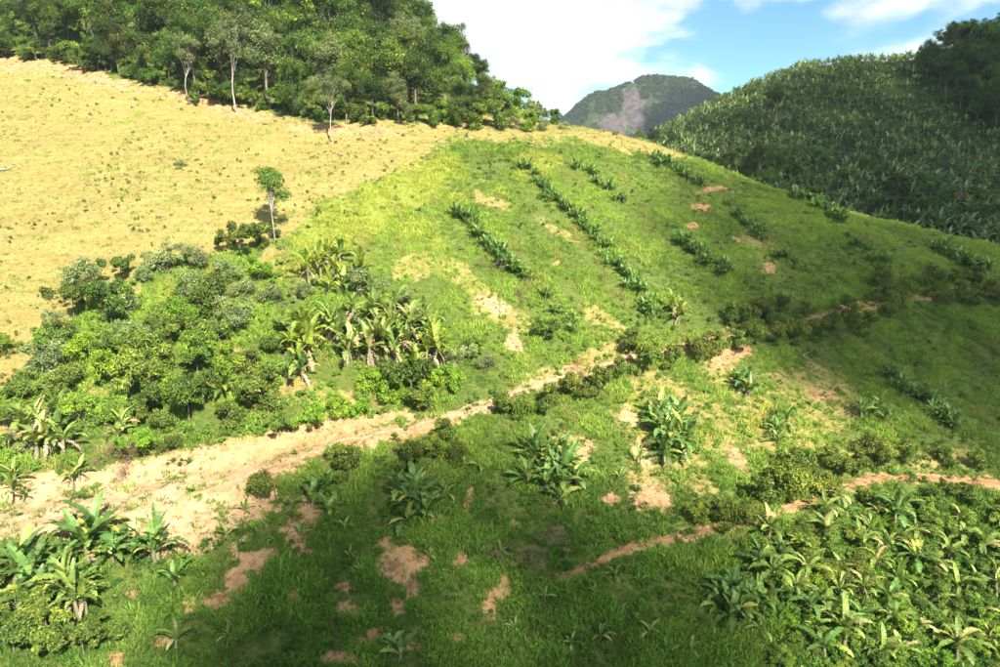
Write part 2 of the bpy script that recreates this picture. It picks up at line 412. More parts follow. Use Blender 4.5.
for e in ((640, 400, 22, 18), (760, 412, 14, 26, -20), (175, 300, 24, 18), (460, 180, 60, 26), (540, 160, 30, 16), (430, 240, 40, 30)):
    yel = np.maximum(yel, (.8 if e[2] < 40 else .5) * emask(QX, QY, e))
SOIL = [(500, 306, 28, 9, 18), (513, 342, 13, 15), (690, 342, 60, 8, -14), (820, 314, 60, 5, -12), (930, 298, 60, 5, -6), (398, 568, 26, 30, 30), (412, 592, 12, 12), (236, 580, 17, 19), (270, 554, 14, 8), (190, 602, 11, 12), (135, 590, 14, 6), (368, 638, 24, 8, -20), (515, 524, 9, 6), (312, 515, 14, 26, -15), (488, 605, 9, 20), (405, 650, 20, 6),
        (352, 398, 9, 15, -20), (60, 514, 110, 30, -8), (180, 525, 70, 40), (235, 470, 100, 32, -12), (330, 445, 60, 18, -15), (150, 495, 90, 30), (275, 450, 50, 26, -10), (430, 425, 60, 9, -15), (250, 500, 40, 30), (655, 497, 26, 14, 30), (590, 455, 12, 14), (700, 207, 18, 5), (716, 190, 22, 4), (735, 352, 34, 14, -20),
        (690, 345, 40, 7, -15), (480, 407, 28, 7, -15), (575, 372, 26, 10), (540, 385, 24, 9), (800, 315, 14, 5), (868, 310, 14, 5), (735, 240, 9, 5), (690, 225, 8, 5), (770, 270, 9, 6), (560, 265, 6, 4), (345, 590, 14, 8), (290, 598, 9, 6), (440, 520, 7, 5),
        (820, 395, 24, 6, 20), (630, 415, 14, 16, -30), (735, 455, 14, 18, -40), (460, 560, 10, 14), (10, 64, 70, 8, 10), (95, 78, 70, 8, 14), (180, 98, 40, 7, 14), (240, 112, 60, 8, 14), (345, 129, 70, 8, 3), (640, 500, 20, 10), (700, 530, 34, 8, -12), (610, 560, 60, 5, -22),
        (330, 660, 22, 8), (540, 620, 12, 4), (160, 640, 18, 8), (110, 660, 14, 20), (25, 640, 14, 6)]
soil = np.zeros_like(dry)
SOIL = [(e[0], e[1], e[2] * 1.12, e[3] * 1.12, *e[4:]) if e[1] > 490 and e[0] > 200 else e for e in SOIL] + [(250, 560, 30, 14, 40), (300, 535, 16, 30, -20), (420, 560, 12, 10), (385, 545, 14, 14), (395, 610, 14, 16), (455, 640, 14, 7), (500, 585, 10, 26), (345, 610, 20, 8), (215, 600, 16, 14), (580, 630, 16, 5), (470, 500, 8, 20), (610, 500, 16, 10), (640, 455, 14, 22, -30)]
for e in SOIL: soil = np.maximum(soil, emask(HPX + wob * .5, HPY + wob2 * .5, e))
for k, (q, w) in WPATH.items():
    d, par = seg_dist(HILL.X, HILL.Y, q); ww = np.interp(par, np.arange(len(w)), w)
    soil = np.maximum(soil, .85 * (1 - sstep(ww * .5, ww * 1.7 + .3, d)))
    if k == 'upper':          # the bare cut bank on the uphill side
        pj = np.clip(par.astype(int), 0, len(q) - 1); uph = HILL.Z - q[pj, 2]
        soil = np.maximum(soil, .9 * (1 - sstep(ww + .8, ww + 2.6, d)) * sstep(.1, .5, uph) * (1 - sstep(7, 9, par)))
HILL.Z = HILL.Z + np.clip(soil, 0, 1) * ((fbm(HILL.X / 1.3, HILL.Y / 2.2, 55, 3) - .5) * .75 + (fbm(HILL.X / .8, HILL.Y / .8, 56, 2) - .5) * .22)
pale = np.maximum.reduce([.95 * emask(HPX, HPY, e) for e in ((500, 315, 80, 50), (40, 510, 190, 50, -8), (170, 510, 130, 60), (540, 385, 60, 26), (470, 405, 50, 14), (640, 440, 60, 60))])
streak_a = math.atan2(*(np.array(HILL.cast(655, 320, 30, 170)) - np.array(HILL.cast(522, 165, 30, 170)))[[1, 0]])
M['hill'] = ground_mat('hillside_ground', (.06, .09, .016), (.12, .16, .03), (.205, .163, .046), (.285, .236, .08), (.19, .215, .035), (.31, .16, .066), (.43, .265, .125), streak_a)
hill = HILL.mesh('hillside', M['hill'], {'dry': dry, 'yel': yel, 'soil': soil, 'pale': pale})
hill['label'] = 'steep grassy hillside with a dry pasture on its left shoulder'
hill['category'] = 'hillside'

# the two dirt tracks: earth sheets that lie on the benches
def soil_mat(name, c0, c1, c2):
    m, nt = newmat(name); geo = nd(nt, 'ShaderNodeNewGeometry'); pos = geo.outputs['Position']
    n2, n3 = noise(nt, 1.1, 6, .65, pos), noise(nt, 6, 4, .7, pos)
    col = mixc(nt, mrange(nt, n2, .3, .7), c0, c1); col = mixc(nt, mrange(nt, n3, .5, .8, 0, .6), col, c2)
    b = nd(nt, 'ShaderNodeBsdfPrincipled'); setin(nt, b, 'Base Color', col); setin(nt, b, 'Roughness', .95); setin(nt, b, 'Specular IOR Level', .1)
    bp = nd(nt, 'ShaderNodeBump'); bp.inputs['Strength'].default_value = .7; bp.inputs['Distance'].default_value = .2
    setin(nt, bp, 'Height', mth(nt, 'ADD', n2, n3)); nt.links.new(bp.outputs[0], b.inputs['Normal'])
    o = nd(nt, 'ShaderNodeOutputMaterial'); nt.links.new(b.outputs[0], o.inputs[0]); return m
M['track'] = soil_mat('track_earth', (.34, .235, .125), (.46, .34, .195), (.25, .15, .075))
M['track_red'] = soil_mat('red_track_earth', (.32, .145, .07), (.42, .22, .115), (.22, .095, .045))
for k, lab, mt in (('upper', 'pale dirt track crossing the whole hillside on a bench', 'track'), ('lower', 'short reddish dirt track lower down the hillside', 'track_red')):
    q, w = WPATH[k]; n = len(q); t = np.linspace(0, n - 1.001, n * 22); i = t.astype(int); f = (t - i)[:, None]
    def cr4(i, f):
        p0, p1, p2, p3 = q[np.maximum(i - 1, 0)], q[i], q[np.minimum(i + 1, n - 1)], q[np.minimum(i + 2, n - 1)]
        return .5 * (2 * p1 + (p2 - p0) * f + (2 * p0 - 5 * p1 + 4 * p2 - p3) * f * f + (3 * p1 - p0 - 3 * p2 + p3) * f ** 3)
    c = cr4(i, f)[:, :2]; tg = np.gradient(c, axis=0); tg /= np.linalg.norm(tg, axis=1, keepdims=True); nm = np.stack([-tg[:, 1], tg[:, 0]], 1)
    wl = np.interp(t, np.arange(n), w[:n]); s = np.cumsum(np.r_[0, np.linalg.norm(np.diff(c, axis=0), axis=1)])
    wa = wl * np.clip(-.75 + 2.2 * fbm(s / 1.3, s * 0, 5, 5), .05, 1.2); wb = wl * np.clip(-.75 + 2.2 * fbm(s / 1.3, s * 0 + 9, 8, 5), .05, 1.2)
    rows = []
    for a in np.linspace(-1, 1, 7):
        p = c + nm * (a * np.where(a < 0, wb, wa))[:, None]
        rows.append(np.c_[p, HILL.h(p[:, 0], p[:, 1]) + .05 * (1 - a ** 6) - .03 * (abs(a) > .99)])
    v = np.stack(rows, 1).reshape(-1, 3); idx = np.arange(len(v)).reshape(len(c), 7)
    fa = np.stack([idx[:-1, :-1], idx[1:, :-1], idx[1:, 1:], idx[:-1, 1:]], -1).reshape(-1, 4)
    me = quads('dirt_track', v, fa, True); me.materials.append(M[mt])
    o = bpy.data.objects.new('dirt_track', me); COL.objects.link(o); o['kind'] = 'structure'; o['label'] = lab; o['category'] = 'dirt track'

# ------------------------------------------------------------------ plantation hill behind, valley floor, far mountain
c2 = []
for x, y, d in ((560, 175, 185), (620, 150, 188), (668, 131, 190), (720, 104, 200), (760, 85, 206), (810, 66, 211), (860, 61, 214), (920, 59, 216), (1000, 34, 218), (1150, -30, 220), (1350, -60, 222)):
    p = pix2world(x, y, d); c2.append(p); c2.append(p + [0, 30, -8]); c2.append(p + [0, 70, -34])
for x, y, d in ((700, 166, 152), (800, 202, 142), (900, 230, 134), (1000, 256, 127), (1250, 310, 118), (800, 130, 174), (900, 130, 178), (1000, 130, 180), (1250, 130, 178), (700, 150, 165),
                (800, 240, 128), (1000, 300, 116), (600, 200, 160), (700, 220, 140)):
    c2.append(pix2world(x, y, d))
b2 = tps(c2)
HILL2 = Field(0, 290, 95, 300, 1.0, lambda x, y: b2(x, y) + (fbm(x / 14, y / 14, 21, 4) - .5) * 3)
PX2, PY2, D2 = project(HILL2.X, HILL2.Y, HILL2.Z)
s2 = np.maximum.reduce([emask(PX2, PY2, e) for e in ((945, 192, 40, 4, 4), (985, 196, 40, 4))])
M['hill2'] = ground_mat('plantation_ground', (.015, .03, .007), (.04, .065, .014), (.05, .06, .018), (.08, .085, .03), (.1, .1, .02), (.20, .10, .05), (.28, .16, .08), 0.5)
h2 = HILL2.mesh('plantation_hill', M['hill2'], {'dry': (fbm(HILL2.X / 12, HILL2.Y / 12, 5, 4) > .6) * .5, 'yel': s2 * 0, 'soil': s2})
h2['label'] = 'steep hill behind the ridge covered in banana plants'; h2['category'] = 'hill'

c3 = []
MD = 900.0
for x, y in ((480, 165), (540, 140), (577, 116), (600, 100), (625, 90), (650, 84), (680, 82), (705, 87), (730, 98), (780, 122), (840, 150), (900, 180)):
    p = pix2world(x, y, MD); c3.append(p); c3.append(p + [0, 150, -30])
    for k, (dy, z) in enumerate(((-70, .62), (-150, .18), (-230, -.12))):
        c3.append(np.array([p[0] * (1 + dy / MD * .7), p[1] + dy, CAMZ - 60 + (p[2] - CAMZ + 60) * z]))
b3 = tps(c3)
MTN = Field(-120, 560, 640, 1060, 5.0, lambda x, y: b3(x, y) + (fbm(x / 60, y / 60, 31, 5) - .5) * 34)
P3X, P3Y, _ = project(MTN.X, MTN.Y, MTN.Z)
rock = -.1 + (fbm(MTN.X / 12, MTN.Z / 40, 19, 4) - .5) * 1.5 + 1.0 * np.maximum.reduce([emask(P3X, P3Y, e) for e in ((634, 112, 24, 32, 14), (612, 126, 22, 22, 20), (644, 104, 14, 18))])
M['mountain'] = ground_mat('mountain_ground', (.015, .03, .01), (.04, .06, .02), (.12, .14, .05), (.18, .19, .08), (.2, .2, .05), (.035, .03, .03), (.10, .08, .074), 1.2, 12.0)
mt = MTN.mesh('mountain', M['mountain'], {'dry': rock * 0, 'yel': rock * 0, 'soil': rock})
mt['label'] = 'distant rounded mountain with a bare rock face above the saddle'; mt['category'] = 'mountain'
g = Geo(); n = 60
xs = np.linspace(-1600, 1600, n); X, Y = np.meshgrid(xs, xs + 900)
Zv = CAMZ - 62 + (fbm(X / 900, Y / 900, 3, 3) - .5) * 20
idx = np.arange(n * n).reshape(n, n)
me = quads('valley_floor', np.stack([X, Y, Zv], -1).reshape(-1, 3), np.stack([idx[:-1, :-1], idx[:-1, 1:], idx[1:, 1:], idx[1:, :-1]], -1).reshape(-1, 4), True)
for a in ('dry', 'yel', 'soil'): me.attributes.new(a, 'FLOAT', 'POINT')
me.materials.append(M['mountain'])
vf = bpy.data.objects.new('valley_floor', me); COL.objects.link(vf); vf['kind'] = 'structure'

# ------------------------------------------------------------------ the air
HAZE = 0.00012
hv_ = np.array([(a, b, c) for c in (CAMZ - 76, 292) for b in (-760, 2560) for a in (-1660, 1660)], float)
me = quads('haze', hv_, [(0, 2, 3, 1), (4, 5, 7, 6), (0, 1, 5, 4), (2, 6, 7, 3), (0, 4, 6, 2), (1, 3, 7, 5)])
hm, hnt = newmat('haze'); pv = nd(hnt, 'ShaderNodeVolumePrincipled'); pv.inputs['Color'].default_value = (.80, .88, 1.0, 1); pv.inputs['Density'].default_value = HAZE
ho = nd(hnt, 'ShaderNodeOutputMaterial'); hnt.links.new(pv.outputs[0], ho.inputs['Volume'])
me.materials.append(hm); hz = bpy.data.objects.new('haze', me); COL.objects.link(hz); hz['kind'] = 'stuff'; hz['label'] = 'thin pale haze in the valley air'; hz['category'] = 'haze'

# ------------------------------------------------------------------ clouds whose shadows lie on the slopes (high up behind the camera, towards the sun)
def cloud_mat(name, through):
    m, nt = newmat(name); a = nd(nt, 'ShaderNodeBsdfTransparent'); b = nd(nt, 'ShaderNodeBsdfDiffuse'); b.inputs[0].default_value = (.85, .87, .9, 1)
    mx = nd(nt, 'ShaderNodeMixShader'); mx.inputs[0].default_value = 1 - through
    nt.links.new(a.outputs[0], mx.inputs[1]); nt.links.new(b.outputs[0], mx.inputs[2])
    o = nd(nt, 'ShaderNodeOutputMaterial'); nt.links.new(mx.outputs[0], o.inputs[0]); return m
ICO = None
def ico():
    global ICO
    if ICO is None:
        import bmesh
        bm = bmesh.new(); bmesh.ops.create_icosphere(bm, subdivisions=3, radius=1)
        ICO = (np.array([v.co[:] for v in bm.verts]), np.array([[v.index for v in f.verts] for f in bm.faces])); bm.free()
    return ICO
def cloud(name, field, puffs, through, dist, label, dmin, dmax, seed):
    """puffs: (px, py, metres): each puff hangs on the sun's ray to that spot of the slope"""
    v0, f0 = ico(); V, F, n = [], [], 0; R = rs(seed)
    for px, py, r in puffs:
        p = field.cast(px, py, dmin, dmax) if not isinstance(px, tuple) else np.array(px)
        if p is None: continue
        c = p + SUN * (dist + R.uniform(-20, 20))
        k = fbm(v0[:, 0] * 1.7 + v0[:, 2] + R.uniform(0, 50), v0[:, 1] * 1.7 - v0[:, 2] + 7, seed, 4)
        V.append(c + v0 * (r * (.55 + .9 * k))[:, None] * [1, 1, .7]); F.append(f0 + n); n += len(v0)
    me = quads(name, np.concatenate(V), np.concatenate(F), True); me.materials.append(cloud_mat(name, through))
    o = bpy.data.objects.new(name, me); COL.objects.link(o); o['kind'] = 'structure'; o['label'] = label; o['category'] = 'cloud'
def along0(pts, n):
    t = np.linspace(0, len(pts) - 1.001, n); i = t.astype(int); f = t - i; q = np.array(pts, float)
    return [tuple(p) for p in q[i] * (1 - f[:, None]) + q[i + 1] * f[:, None]]
R = rs(4)
def spread(poly, nn, gap, r0, r1):
    out, k = [], 0; xs_, ys_ = [p[0] for p in poly], [p[1] for p in poly]
    for _ in range(6000):
        x, y = R.uniform(min(xs_), max(xs_)), R.uniform(min(ys_), max(ys_))
        if not inside(np.array(x), np.array(y), poly) or any(math.hypot(x - q[0], (y - q[1]) * 1.7) < gap for q in out): continue
        out.append((x, y, R.uniform(r0, r1)))
        if len(out) >= nn: break
    return out
pf = spread([(665, 168), (700, 176), (800, 208), (1000, 264), (1090, 300), (1090, 400), (960, 400), (840, 362), (755, 335), (712, 268), (680, 212)], 60, 30, 6, 8.5)
pf += [(x, y, 7.0) for x, y in along0([(745, 180), (800, 199), (900, 227), (1000, 251), (1080, 272)], 18)]
pf += spread([(790, 360), (1000, 405), (1060, 450), (980, 460), (880, 425)], 7, 40, 4, 6)
cloud('cloud', HILL, pf, .815, 560, 'broken cumulus cloud high behind the viewer', 30, 160, 3)
pf = spread([(255, 520), (330, 480), (400, 456), (480, 446), (560, 486), (640, 512), (715, 556), (750, 620), (730, 760), (500, 780), (200, 780), (215, 620)], 80, 33, 3.2, 4.4)
cloud('cloud', HILL, pf, .785, 540, 'thin ragged cloud high behind the viewer', 18, 90, 5)
pf = spread([(715, 128), (780, 84), (860, 58), (920, 56), (1060, 24), (1080, 260), (900, 238), (760, 195)], 60, 30, 11, 15) + spread([(925, 50), (1060, 20), (1060, 140), (930, 90)], 12, 20, 9, 12)
cloud('cloud', HILL2, pf, .71, 700, 'large cloud high over the valley', 100, 300, 6)
pf = [(R.uniform(652, 735), R.uniform(95, 150), R.uniform(18, 26)) for _ in range(30)]
cloud('cloud', MTN, pf, .6, 900, 'far cloud standing before the mountain', 640, 1050, 7)

# ------------------------------------------------------------------ plant shapes
def rot_z(a): c, s_ = cos(a), sin(a); return np.array([[c, -s_, 0], [s_, c, 0], [0, 0, 1.0]])
def rot_y(a): c, s_ = cos(a), sin(a); return np.array([[c, 0, s_], [0, 1, 0], [-s_, 0, c]])

def banana_leaf_geo(seed, L=2.0, W=.52, a0=65, a1=-35, fold=.35, seg=9, tear=.35):
    """one banana leaf growing along +x from the origin: petiole, arched midrib, two blade halves with torn edges"""
    R = rs(seed); g = Geo(); s = np.linspace(0, 1, seg + 1)
    ang = np.radians(a0 + (a1 - a0) * s ** 1.3); st = L / seg
    x = np.r_[0, np.cumsum(np.cos(ang[:-1]) * st)]; z = np.r_[0, np.cumsum(np.sin(ang[:-1]) * st)]
    y = .10 * L * (s ** 2) * R.uniform(-1, 1)
    t = np.clip((s - .12) / .88, 0, 1); w = W * .5 * np.where(s < .1, .06, np.clip(1.25 * np.sin(pi * np.clip(t, .03, .985) ** .75) ** .6, .05, 1))
    mid = np.stack([x, y, z], 1)
    nx, nz_ = -np.sin(ang), np.cos(ang)
    for side in (-1, 1):
        e = mid + np.stack([nx * w * fold, side * w * math.sqrt(1 - min(fold * fold, .9)), nz_ * w * fold], 1)
        for i in range(seg):
            j0 = R.uniform(0, tear) if i > 0 else 0; j1 = R.uniform(0, tear) if i < seg - 1 else 0
            p = e[i] + (e[i + 1] - e[i]) * j0 * .35; q = e[i + 1] - (e[i + 1] - e[i]) * j1 * .35
            p = p + np.array([0, 0, -w[i] * R.uniform(0, tear) * .8]); q = q + np.array([0, 0, -w[i + 1] * R.uniform(0, tear) * .8])
            r = np.clip(.45 + R.normal() * .16, 0, .92)
            g.add([mid[i], mid[i + 1], q, p], [(0, 1, 2, 3)] if side < 0 else [(3, 2, 1, 0)], r)
    return g
LEAF = {}
def leafset(key, mat, w=1.0):
    out = []
    for k in range(3): out.append(banana_leaf_geo(10 + k, 2.1, .46 * w, 84 - 7 * k, 45 - 22 * k, .35).mesh('upright_leaf', mat, True))
    for k in range(4): out.append(banana_leaf_geo(20 + k, 2.15, .48 * w, 66 - 8 * k, -18 - 16 * k, .32, tear=.6).mesh('arched_leaf', mat, True))
    LEAF[key] = out
for key in ('banana', 'banana_yellow', 'banana_pale'): leafset(key, M[key], .92 if key == 'banana_pale' else 1.0)
DRYLEAF = [banana_leaf_geo(40 + k, 1.9, .42, -15 - 15 * k, -88, .6, tear=1.2).mesh('hanging_leaf', M['banana_dry'], True) for k in range(3)]
def stem_geo(seed, H=1.5):
    R = rs(seed); g = Geo(); n = 6; t = np.linspace(0, 1, n)
    lean = R.normal(size=2) * .10 * H
    pts = np.stack([lean[0] * t ** 1.5, lean[1] * t ** 1.5, H * t - .15 * (t == 0)], 1)
    g.tube(pts, .15 - .07 * t, 8, R.uniform(.3, .7)); return g, pts[-1]
STEMS = [(lambda gg: (gg[0].mesh('pseudostem', M['stem'], True), gg[1]))(stem_geo(60 + k)) for k in range(4)]

def far_banana_geo(seed, nl=8, seg=4):
    """a whole small banana plant: stem and leaf crown"""
    R = rs(seed); st, top = stem_geo(seed, R.uniform(1.2, 1.7)); cr_ = Geo()
    for k in range(nl):
        up = k < 4
        lg = banana_leaf_geo(seed * 31 + k, R.uniform(1.5, 2.2), .42, R.uniform(66, 86) if up else R.uniform(40, 62), R.uniform(20, 55) if up else R.uniform(-55, -10), .3, seg, .3)
        cr_.xform(lg, rot_z(k * 2.4 + R.uniform(-.4, .4)), top - [0, 0, R.uniform(0, .15)], R.uniform(-.15, .3))
    return st, cr_

def crown_geo(seed, rx, rz, clumps, per, leaf, zc, asp=.42, flat=0.0, subs=0, clump_r=.34, up=.3):
    """leaves in clumps over an uneven crown built of several sub-crowns; returns the Geo and the clump centres"""
    R = rs(seed); g = Geo(); C_ = []
    S = [(np.array([0, 0, 0.0]), 1.0)]
    if subs:
        S = []
        for k in range(subs):
            a = k * 2.4 + R.uniform(-.6, .6); r = R.uniform(.25, .75) if k else 0
            S.append((np.array([cos(a) * r * rx, sin(a) * r * rx, R.uniform(-.75, .75) * rz if k else .35 * rz]), R.uniform(.32, .62)))
    for k in range(clumps):
        sc_, sr = S[k % len(S)]
        d = R.normal(size=3)
        if flat > .5: d[2] = abs(d[2])
        elif d[2] < -.5: d[2] *= -.7
        d /= np.linalg.norm(d)
        rad = R.uniform(.3, 1.0) ** .5 * sr * R.uniform(.75, 1.25) * (.95 if not subs else 1.1)
        c = sc_ + d * [rx, rx, rz] * rad + [0, 0, zc]; C_.append(c)
        cr_ = math.sqrt(rx * rz) * clump_r * R.uniform(.5, 1.4) * (.72 if subs else 1)
        m = int(per * R.uniform(.5, 1.4)); q = R.normal(size=(m, 3)); q /= np.linalg.norm(q, axis=1, keepdims=True)
        rr = R.uniform(.1, 1, (m, 1)) ** .45 * R.uniform(.8, 1.35, (m, 1))
        p = c + q * rr * cr_ * [1, 1, .8 - .3 * flat] + R.normal(size=3) * .3 * cr_ * R.uniform(-1, 1, (m, 1))
        nrm = q * .8 + d * .3 + [0, 0, up] + R.normal(size=(m, 3)) * .6; nrm /= np.linalg.norm(nrm, axis=1, keepdims=True)
        rnd = np.clip(R.uniform(.1, .8) + R.normal(size=m) * .2, 0, 1)
        g.leaves(p, nrm, leaf * R.uniform(.55, 1.4, m), asp, rnd, R)
    return g, np.array(C_)
def wood_geo(seed, H, r, C_, nlimb, bend=.06, fork=.45):
    R = rs(seed + 500); g = Geo(); n = 8; t = np.linspace(0, 1, n)
    b = R.normal(size=2) * bend * H; c = R.normal(size=2) * bend * H * .5
    pts = np.stack([b[0] * t ** 2 + c[0] * np.sin(t * 5), b[1] * t ** 2 + c[1] * np.sin(t * 4), H * t - .4 * (t == 0)], 1)
    g.tube(pts, r * (1.15 - .85 * t), 7, .5)
    for i in range(min(nlimb, len(C_))):
        tt = R.uniform(fork, .95); k = tt * (n - 1); a = pts[int(k)] + (pts[min(int(k) + 1, n - 1)] - pts[int(k)]) * (k - int(k)); e = C_[i]
        m1 = a + (e - a) * .5 + [0, 0, .12 * np.linalg.norm(e - a)] + R.normal(size=3) * .06 * np.linalg.norm(e - a)
        rr = r * (1.1 - .8 * tt) * .6
        g.tube([a, m1, e], [rr, rr * .6, rr * .2], 5, .5)
    return g
def tree_kind(name, seed, H, rx, rz, clumps, per, leaf, mat, bark, trunk_r, nlimb=10, cz=None, **kw):
    zc = H - rz * .9 if cz is None else cz
    cg, C_ = crown_geo(seed, rx, rz, clumps, per, leaf, zc, **kw)
    return (wood_geo(seed, zc + rz * .3, trunk_r, C_, nlimb).mesh(name + '_trunk', bark, True), cg.mesh(name + '_crown', mat), H)

FOREST = [tree_kind('forest_tree', 100 + k, H, rx, rz, 64, 135, .33, M[m], M['bark'], .2, 12, subs=6) for k, (H, rx, rz, m) in enumerate((
    (11, 3.6, 4.2, 'forest'), (13, 3.9, 4.6, 'forest'), (9.5, 3.4, 3.6, 'forest'), (12, 3.3, 4.6, 'forest_lime'), (10, 4.0, 3.5, 'forest'), (9, 3.0, 3.4, 'forest_lime'), (11.5, 3.8, 3.8, 'forest'), (10, 3.2, 4, 'forest_grey')))]
WISPY = [tree_kind('wispy_tree', 130 + k, 12, 3.4, 3.0, 54, 110, .30, M['forest_grey'], M['bark_pale'], .12, 16, subs=6) for k in range(3)]
LONE = tree_kind('lone_tree', 147, 8.2, 1.9, 2.0, 40, 150, .24, M['bush_dark'], M['bark_pale'], .085, 14, cz=6.3, subs=4, clump_r=.46)
UNDER = [tree_kind('edge_shrub', 150 + k, 3.6, 2.0, 1.9, 30, 110, .28, M[m], M['bark'], .08, 8, cz=1.7, subs=4) for k, m in enumerate(('forest', 'forest', 'forest_lime', 'bush_grey'))]
def bush_set(nm, seed, mat, leaf, per=150, clumps=26, asp=.45): return [tree_kind(nm, seed + k, 2.4, 1.35 + .1 * k, 1.25 - .12 * k, clumps, per, leaf, mat, M['bark'], .05, 9, cz=1.05 + .2 * k, clump_r=.40 - .03 * k, asp=asp, subs=(0, 5, 4)[k % 3] if nm == 'coffee_bush' else 3 + k) for k in range(4)]
BUSH = {'d': bush_set('dark_bush', 200, M['bush_dark'], .19), 'g': bush_set('grey_bush', 210, M['bush_grey'], .15, 120), 'b': bush_set('lime_bush', 220, M['bush_lime'], .18),
        'c': bush_set('coffee_bush', 230, M['coffee'], .21, 150, 30)[:3], 'r': bush_set('dry_bush', 240, M['dry_bush'], .11, 60, 22, .3), 'x': bush_set('rust_bush', 250, M['red_dry'], .14, 60, 12, .3)}
HERB = [(lambda g: g.mesh('low_herb', M['bush_dark']))(crown_geo(260 + k, .42, .28, 7, 16, .2, .18)[0]) for k in range(2)]
FARB = []
for k in range(4):
    a, b = far_banana_geo(300 + k)
    FARB.append((a.mesh('pseudostem', M['stem'], True), b.mesh('leaf_crown', M['banana'], True), b.mesh('leaf_crown', M['banana_far'], True), a, b))

FARP = []
for k in range(5):            # arching plants for the hill behind
    Rk = rs(340 + k); st, tp = stem_geo(340 + k, Rk.uniform(1.3, 1.8)); cr_ = Geo()
    for j in range(7):
        up = j < 3
        lg = banana_leaf_geo(340 * 31 + k * 20 + j, Rk.uniform(1.7, 2.4), .5, Rk.uniform(65, 85) if up else Rk.uniform(30, 60), Rk.uniform(0, 40) if up else Rk.uniform(-70, -20), .3, 3, .5)
        cr_.xform(lg, rot_z(j * 2.4 + Rk.uniform(-.5, .5)), tp, Rk.uniform(-.25, .45))
    FARP.append((st, cr_))
MATS = []
for k in range(6):            # a mat: four suckers grown from one root
    Rk = rs(370 + k); sg, cg = Geo(), Geo()
    for j in range(4):
        f = FARB[Rk.randint(4)]; a = j * 1.6 + Rk.uniform(-.5, .5); r = Rk.uniform(.35, 1.0); s_ = Rk.uniform(.6, 1.0)
        l_ = np.array([cos(a) * r, sin(a) * r, -.95 * s_]); Rm = rot_z(Rk.uniform(0, 6.28)) @ rot_y(Rk.uniform(-.2, .2)) * s_
        sg.xform(f[3], Rm, l_) if j == 0 else None; cg.xform(f[4], Rm, l_, Rk.uniform(-.15, .25))
    MATS.append((sg.mesh('pseudostem', M['stem'], True), cg.mesh('leaf_crown', M['banana_row'], True)))

# ------------------------------------------------------------------ placing
ITEMS = {}     # cluster description -> list of (root, px, py)
def top(name, loc, rz, sc, cat, group, cluster, noun, px, py, extra=None):
    o = bpy.data.objects.new(name, None); COL.objects.link(o); o.location = loc; o.rotation_euler = (0, 0, rz); o.scale = (sc, sc, sc)
    o.empty_display_size = .3; o['category'] = cat; o['group'] = group
    ITEMS.setdefault((cluster, noun, extra), []).append((o, px, py))
    return o
def part(name, me, par, loc=(0, 0, 0), rot=(0, 0, 0), sc=1.0):
    c = bpy.data.objects.new(name, me); COL.objects.link(c); c.parent = par; c.location = loc; c.rotation_euler = rot
    c.scale = (sc, sc, sc) if isinstance(sc, (int, float)) else sc
    return c
RB = rs(77)
def banana(px, py, size=1.0, key='banana', cluster='', dead=0, leaves=8, extra='row', jitter=0, noun='banana plant', field=None, near=None):
    p = (field or HILL).cast(px + RB.normal() * jitter, py + RB.normal() * jitter, 22, 240)
    if p is None: return
    d = project(*p)[2]; sc = size * RB.uniform(.85, 1.18)
    o = top('banana_plant', p, RB.uniform(0, 6.28), sc, 'banana plant', 'banana plants on the hillside', cluster, noun, px, py, extra)
    if near is None: near = d < 69
    if not near:                      # a mat of four suckers
        f = MATS[RB.randint(6)]; part('pseudostem', f[0], o); part('leaf_crown', f[1], o)
        return o
    sm, tp = STEMS[RB.randint(4)]
    hs = RB.uniform(.7, 1.1) if extra == 'stand' else RB.uniform(.2, .65) if key == 'banana' or extra == 'sapling' else RB.uniform(.7, 1.2); part('pseudostem', sm, o, sc=(1, 1, hs)); z = tp * [1, 1, hs]
    n = leaves + RB.randint(-1, 2); a = RB.uniform(0, 6.28); ups = .4 if extra != 'stand' else .12
    for k in range(n):
        ls = LEAF[key]; m = ls[RB.randint(3)] if k < n * ups else ls[3 + RB.randint(4)]
        part('leaf', m, o, z - [0, 0, .03 * k], (RB.uniform(-.2, .2), RB.uniform(-.15, .15), a + k * 2.4 + RB.uniform(-.3, .3)), RB.uniform(.68, 1.1))
    for k in range(dead):
        part('dry_leaf', DRYLEAF[RB.randint(3)], o, z - [0, 0, .1 + .05 * k], (0, RB.uniform(-.1, .2), RB.uniform(0, 6.28)), RB.uniform(.6, .95))
    return o
def along(pts, n, jit):
    L = [math.hypot(pts[i + 1][0] - pts[i][0], pts[i + 1][1] - pts[i][1]) for i in range(len(pts) - 1)]; T = sum(L); out = []
    for k in range(n):
        s = T * (k + .5) / n; i = 0
        while i < len(L) - 1 and s > L[i]: s -= L[i]; i += 1
        t = s / L[i]; out.append((pts[i][0] * (1 - t) + pts[i + 1][0] * t + RB.normal() * jit, pts[i][1] * (1 - t) + pts[i + 1][1] * t + RB.normal() * jit))
    return out
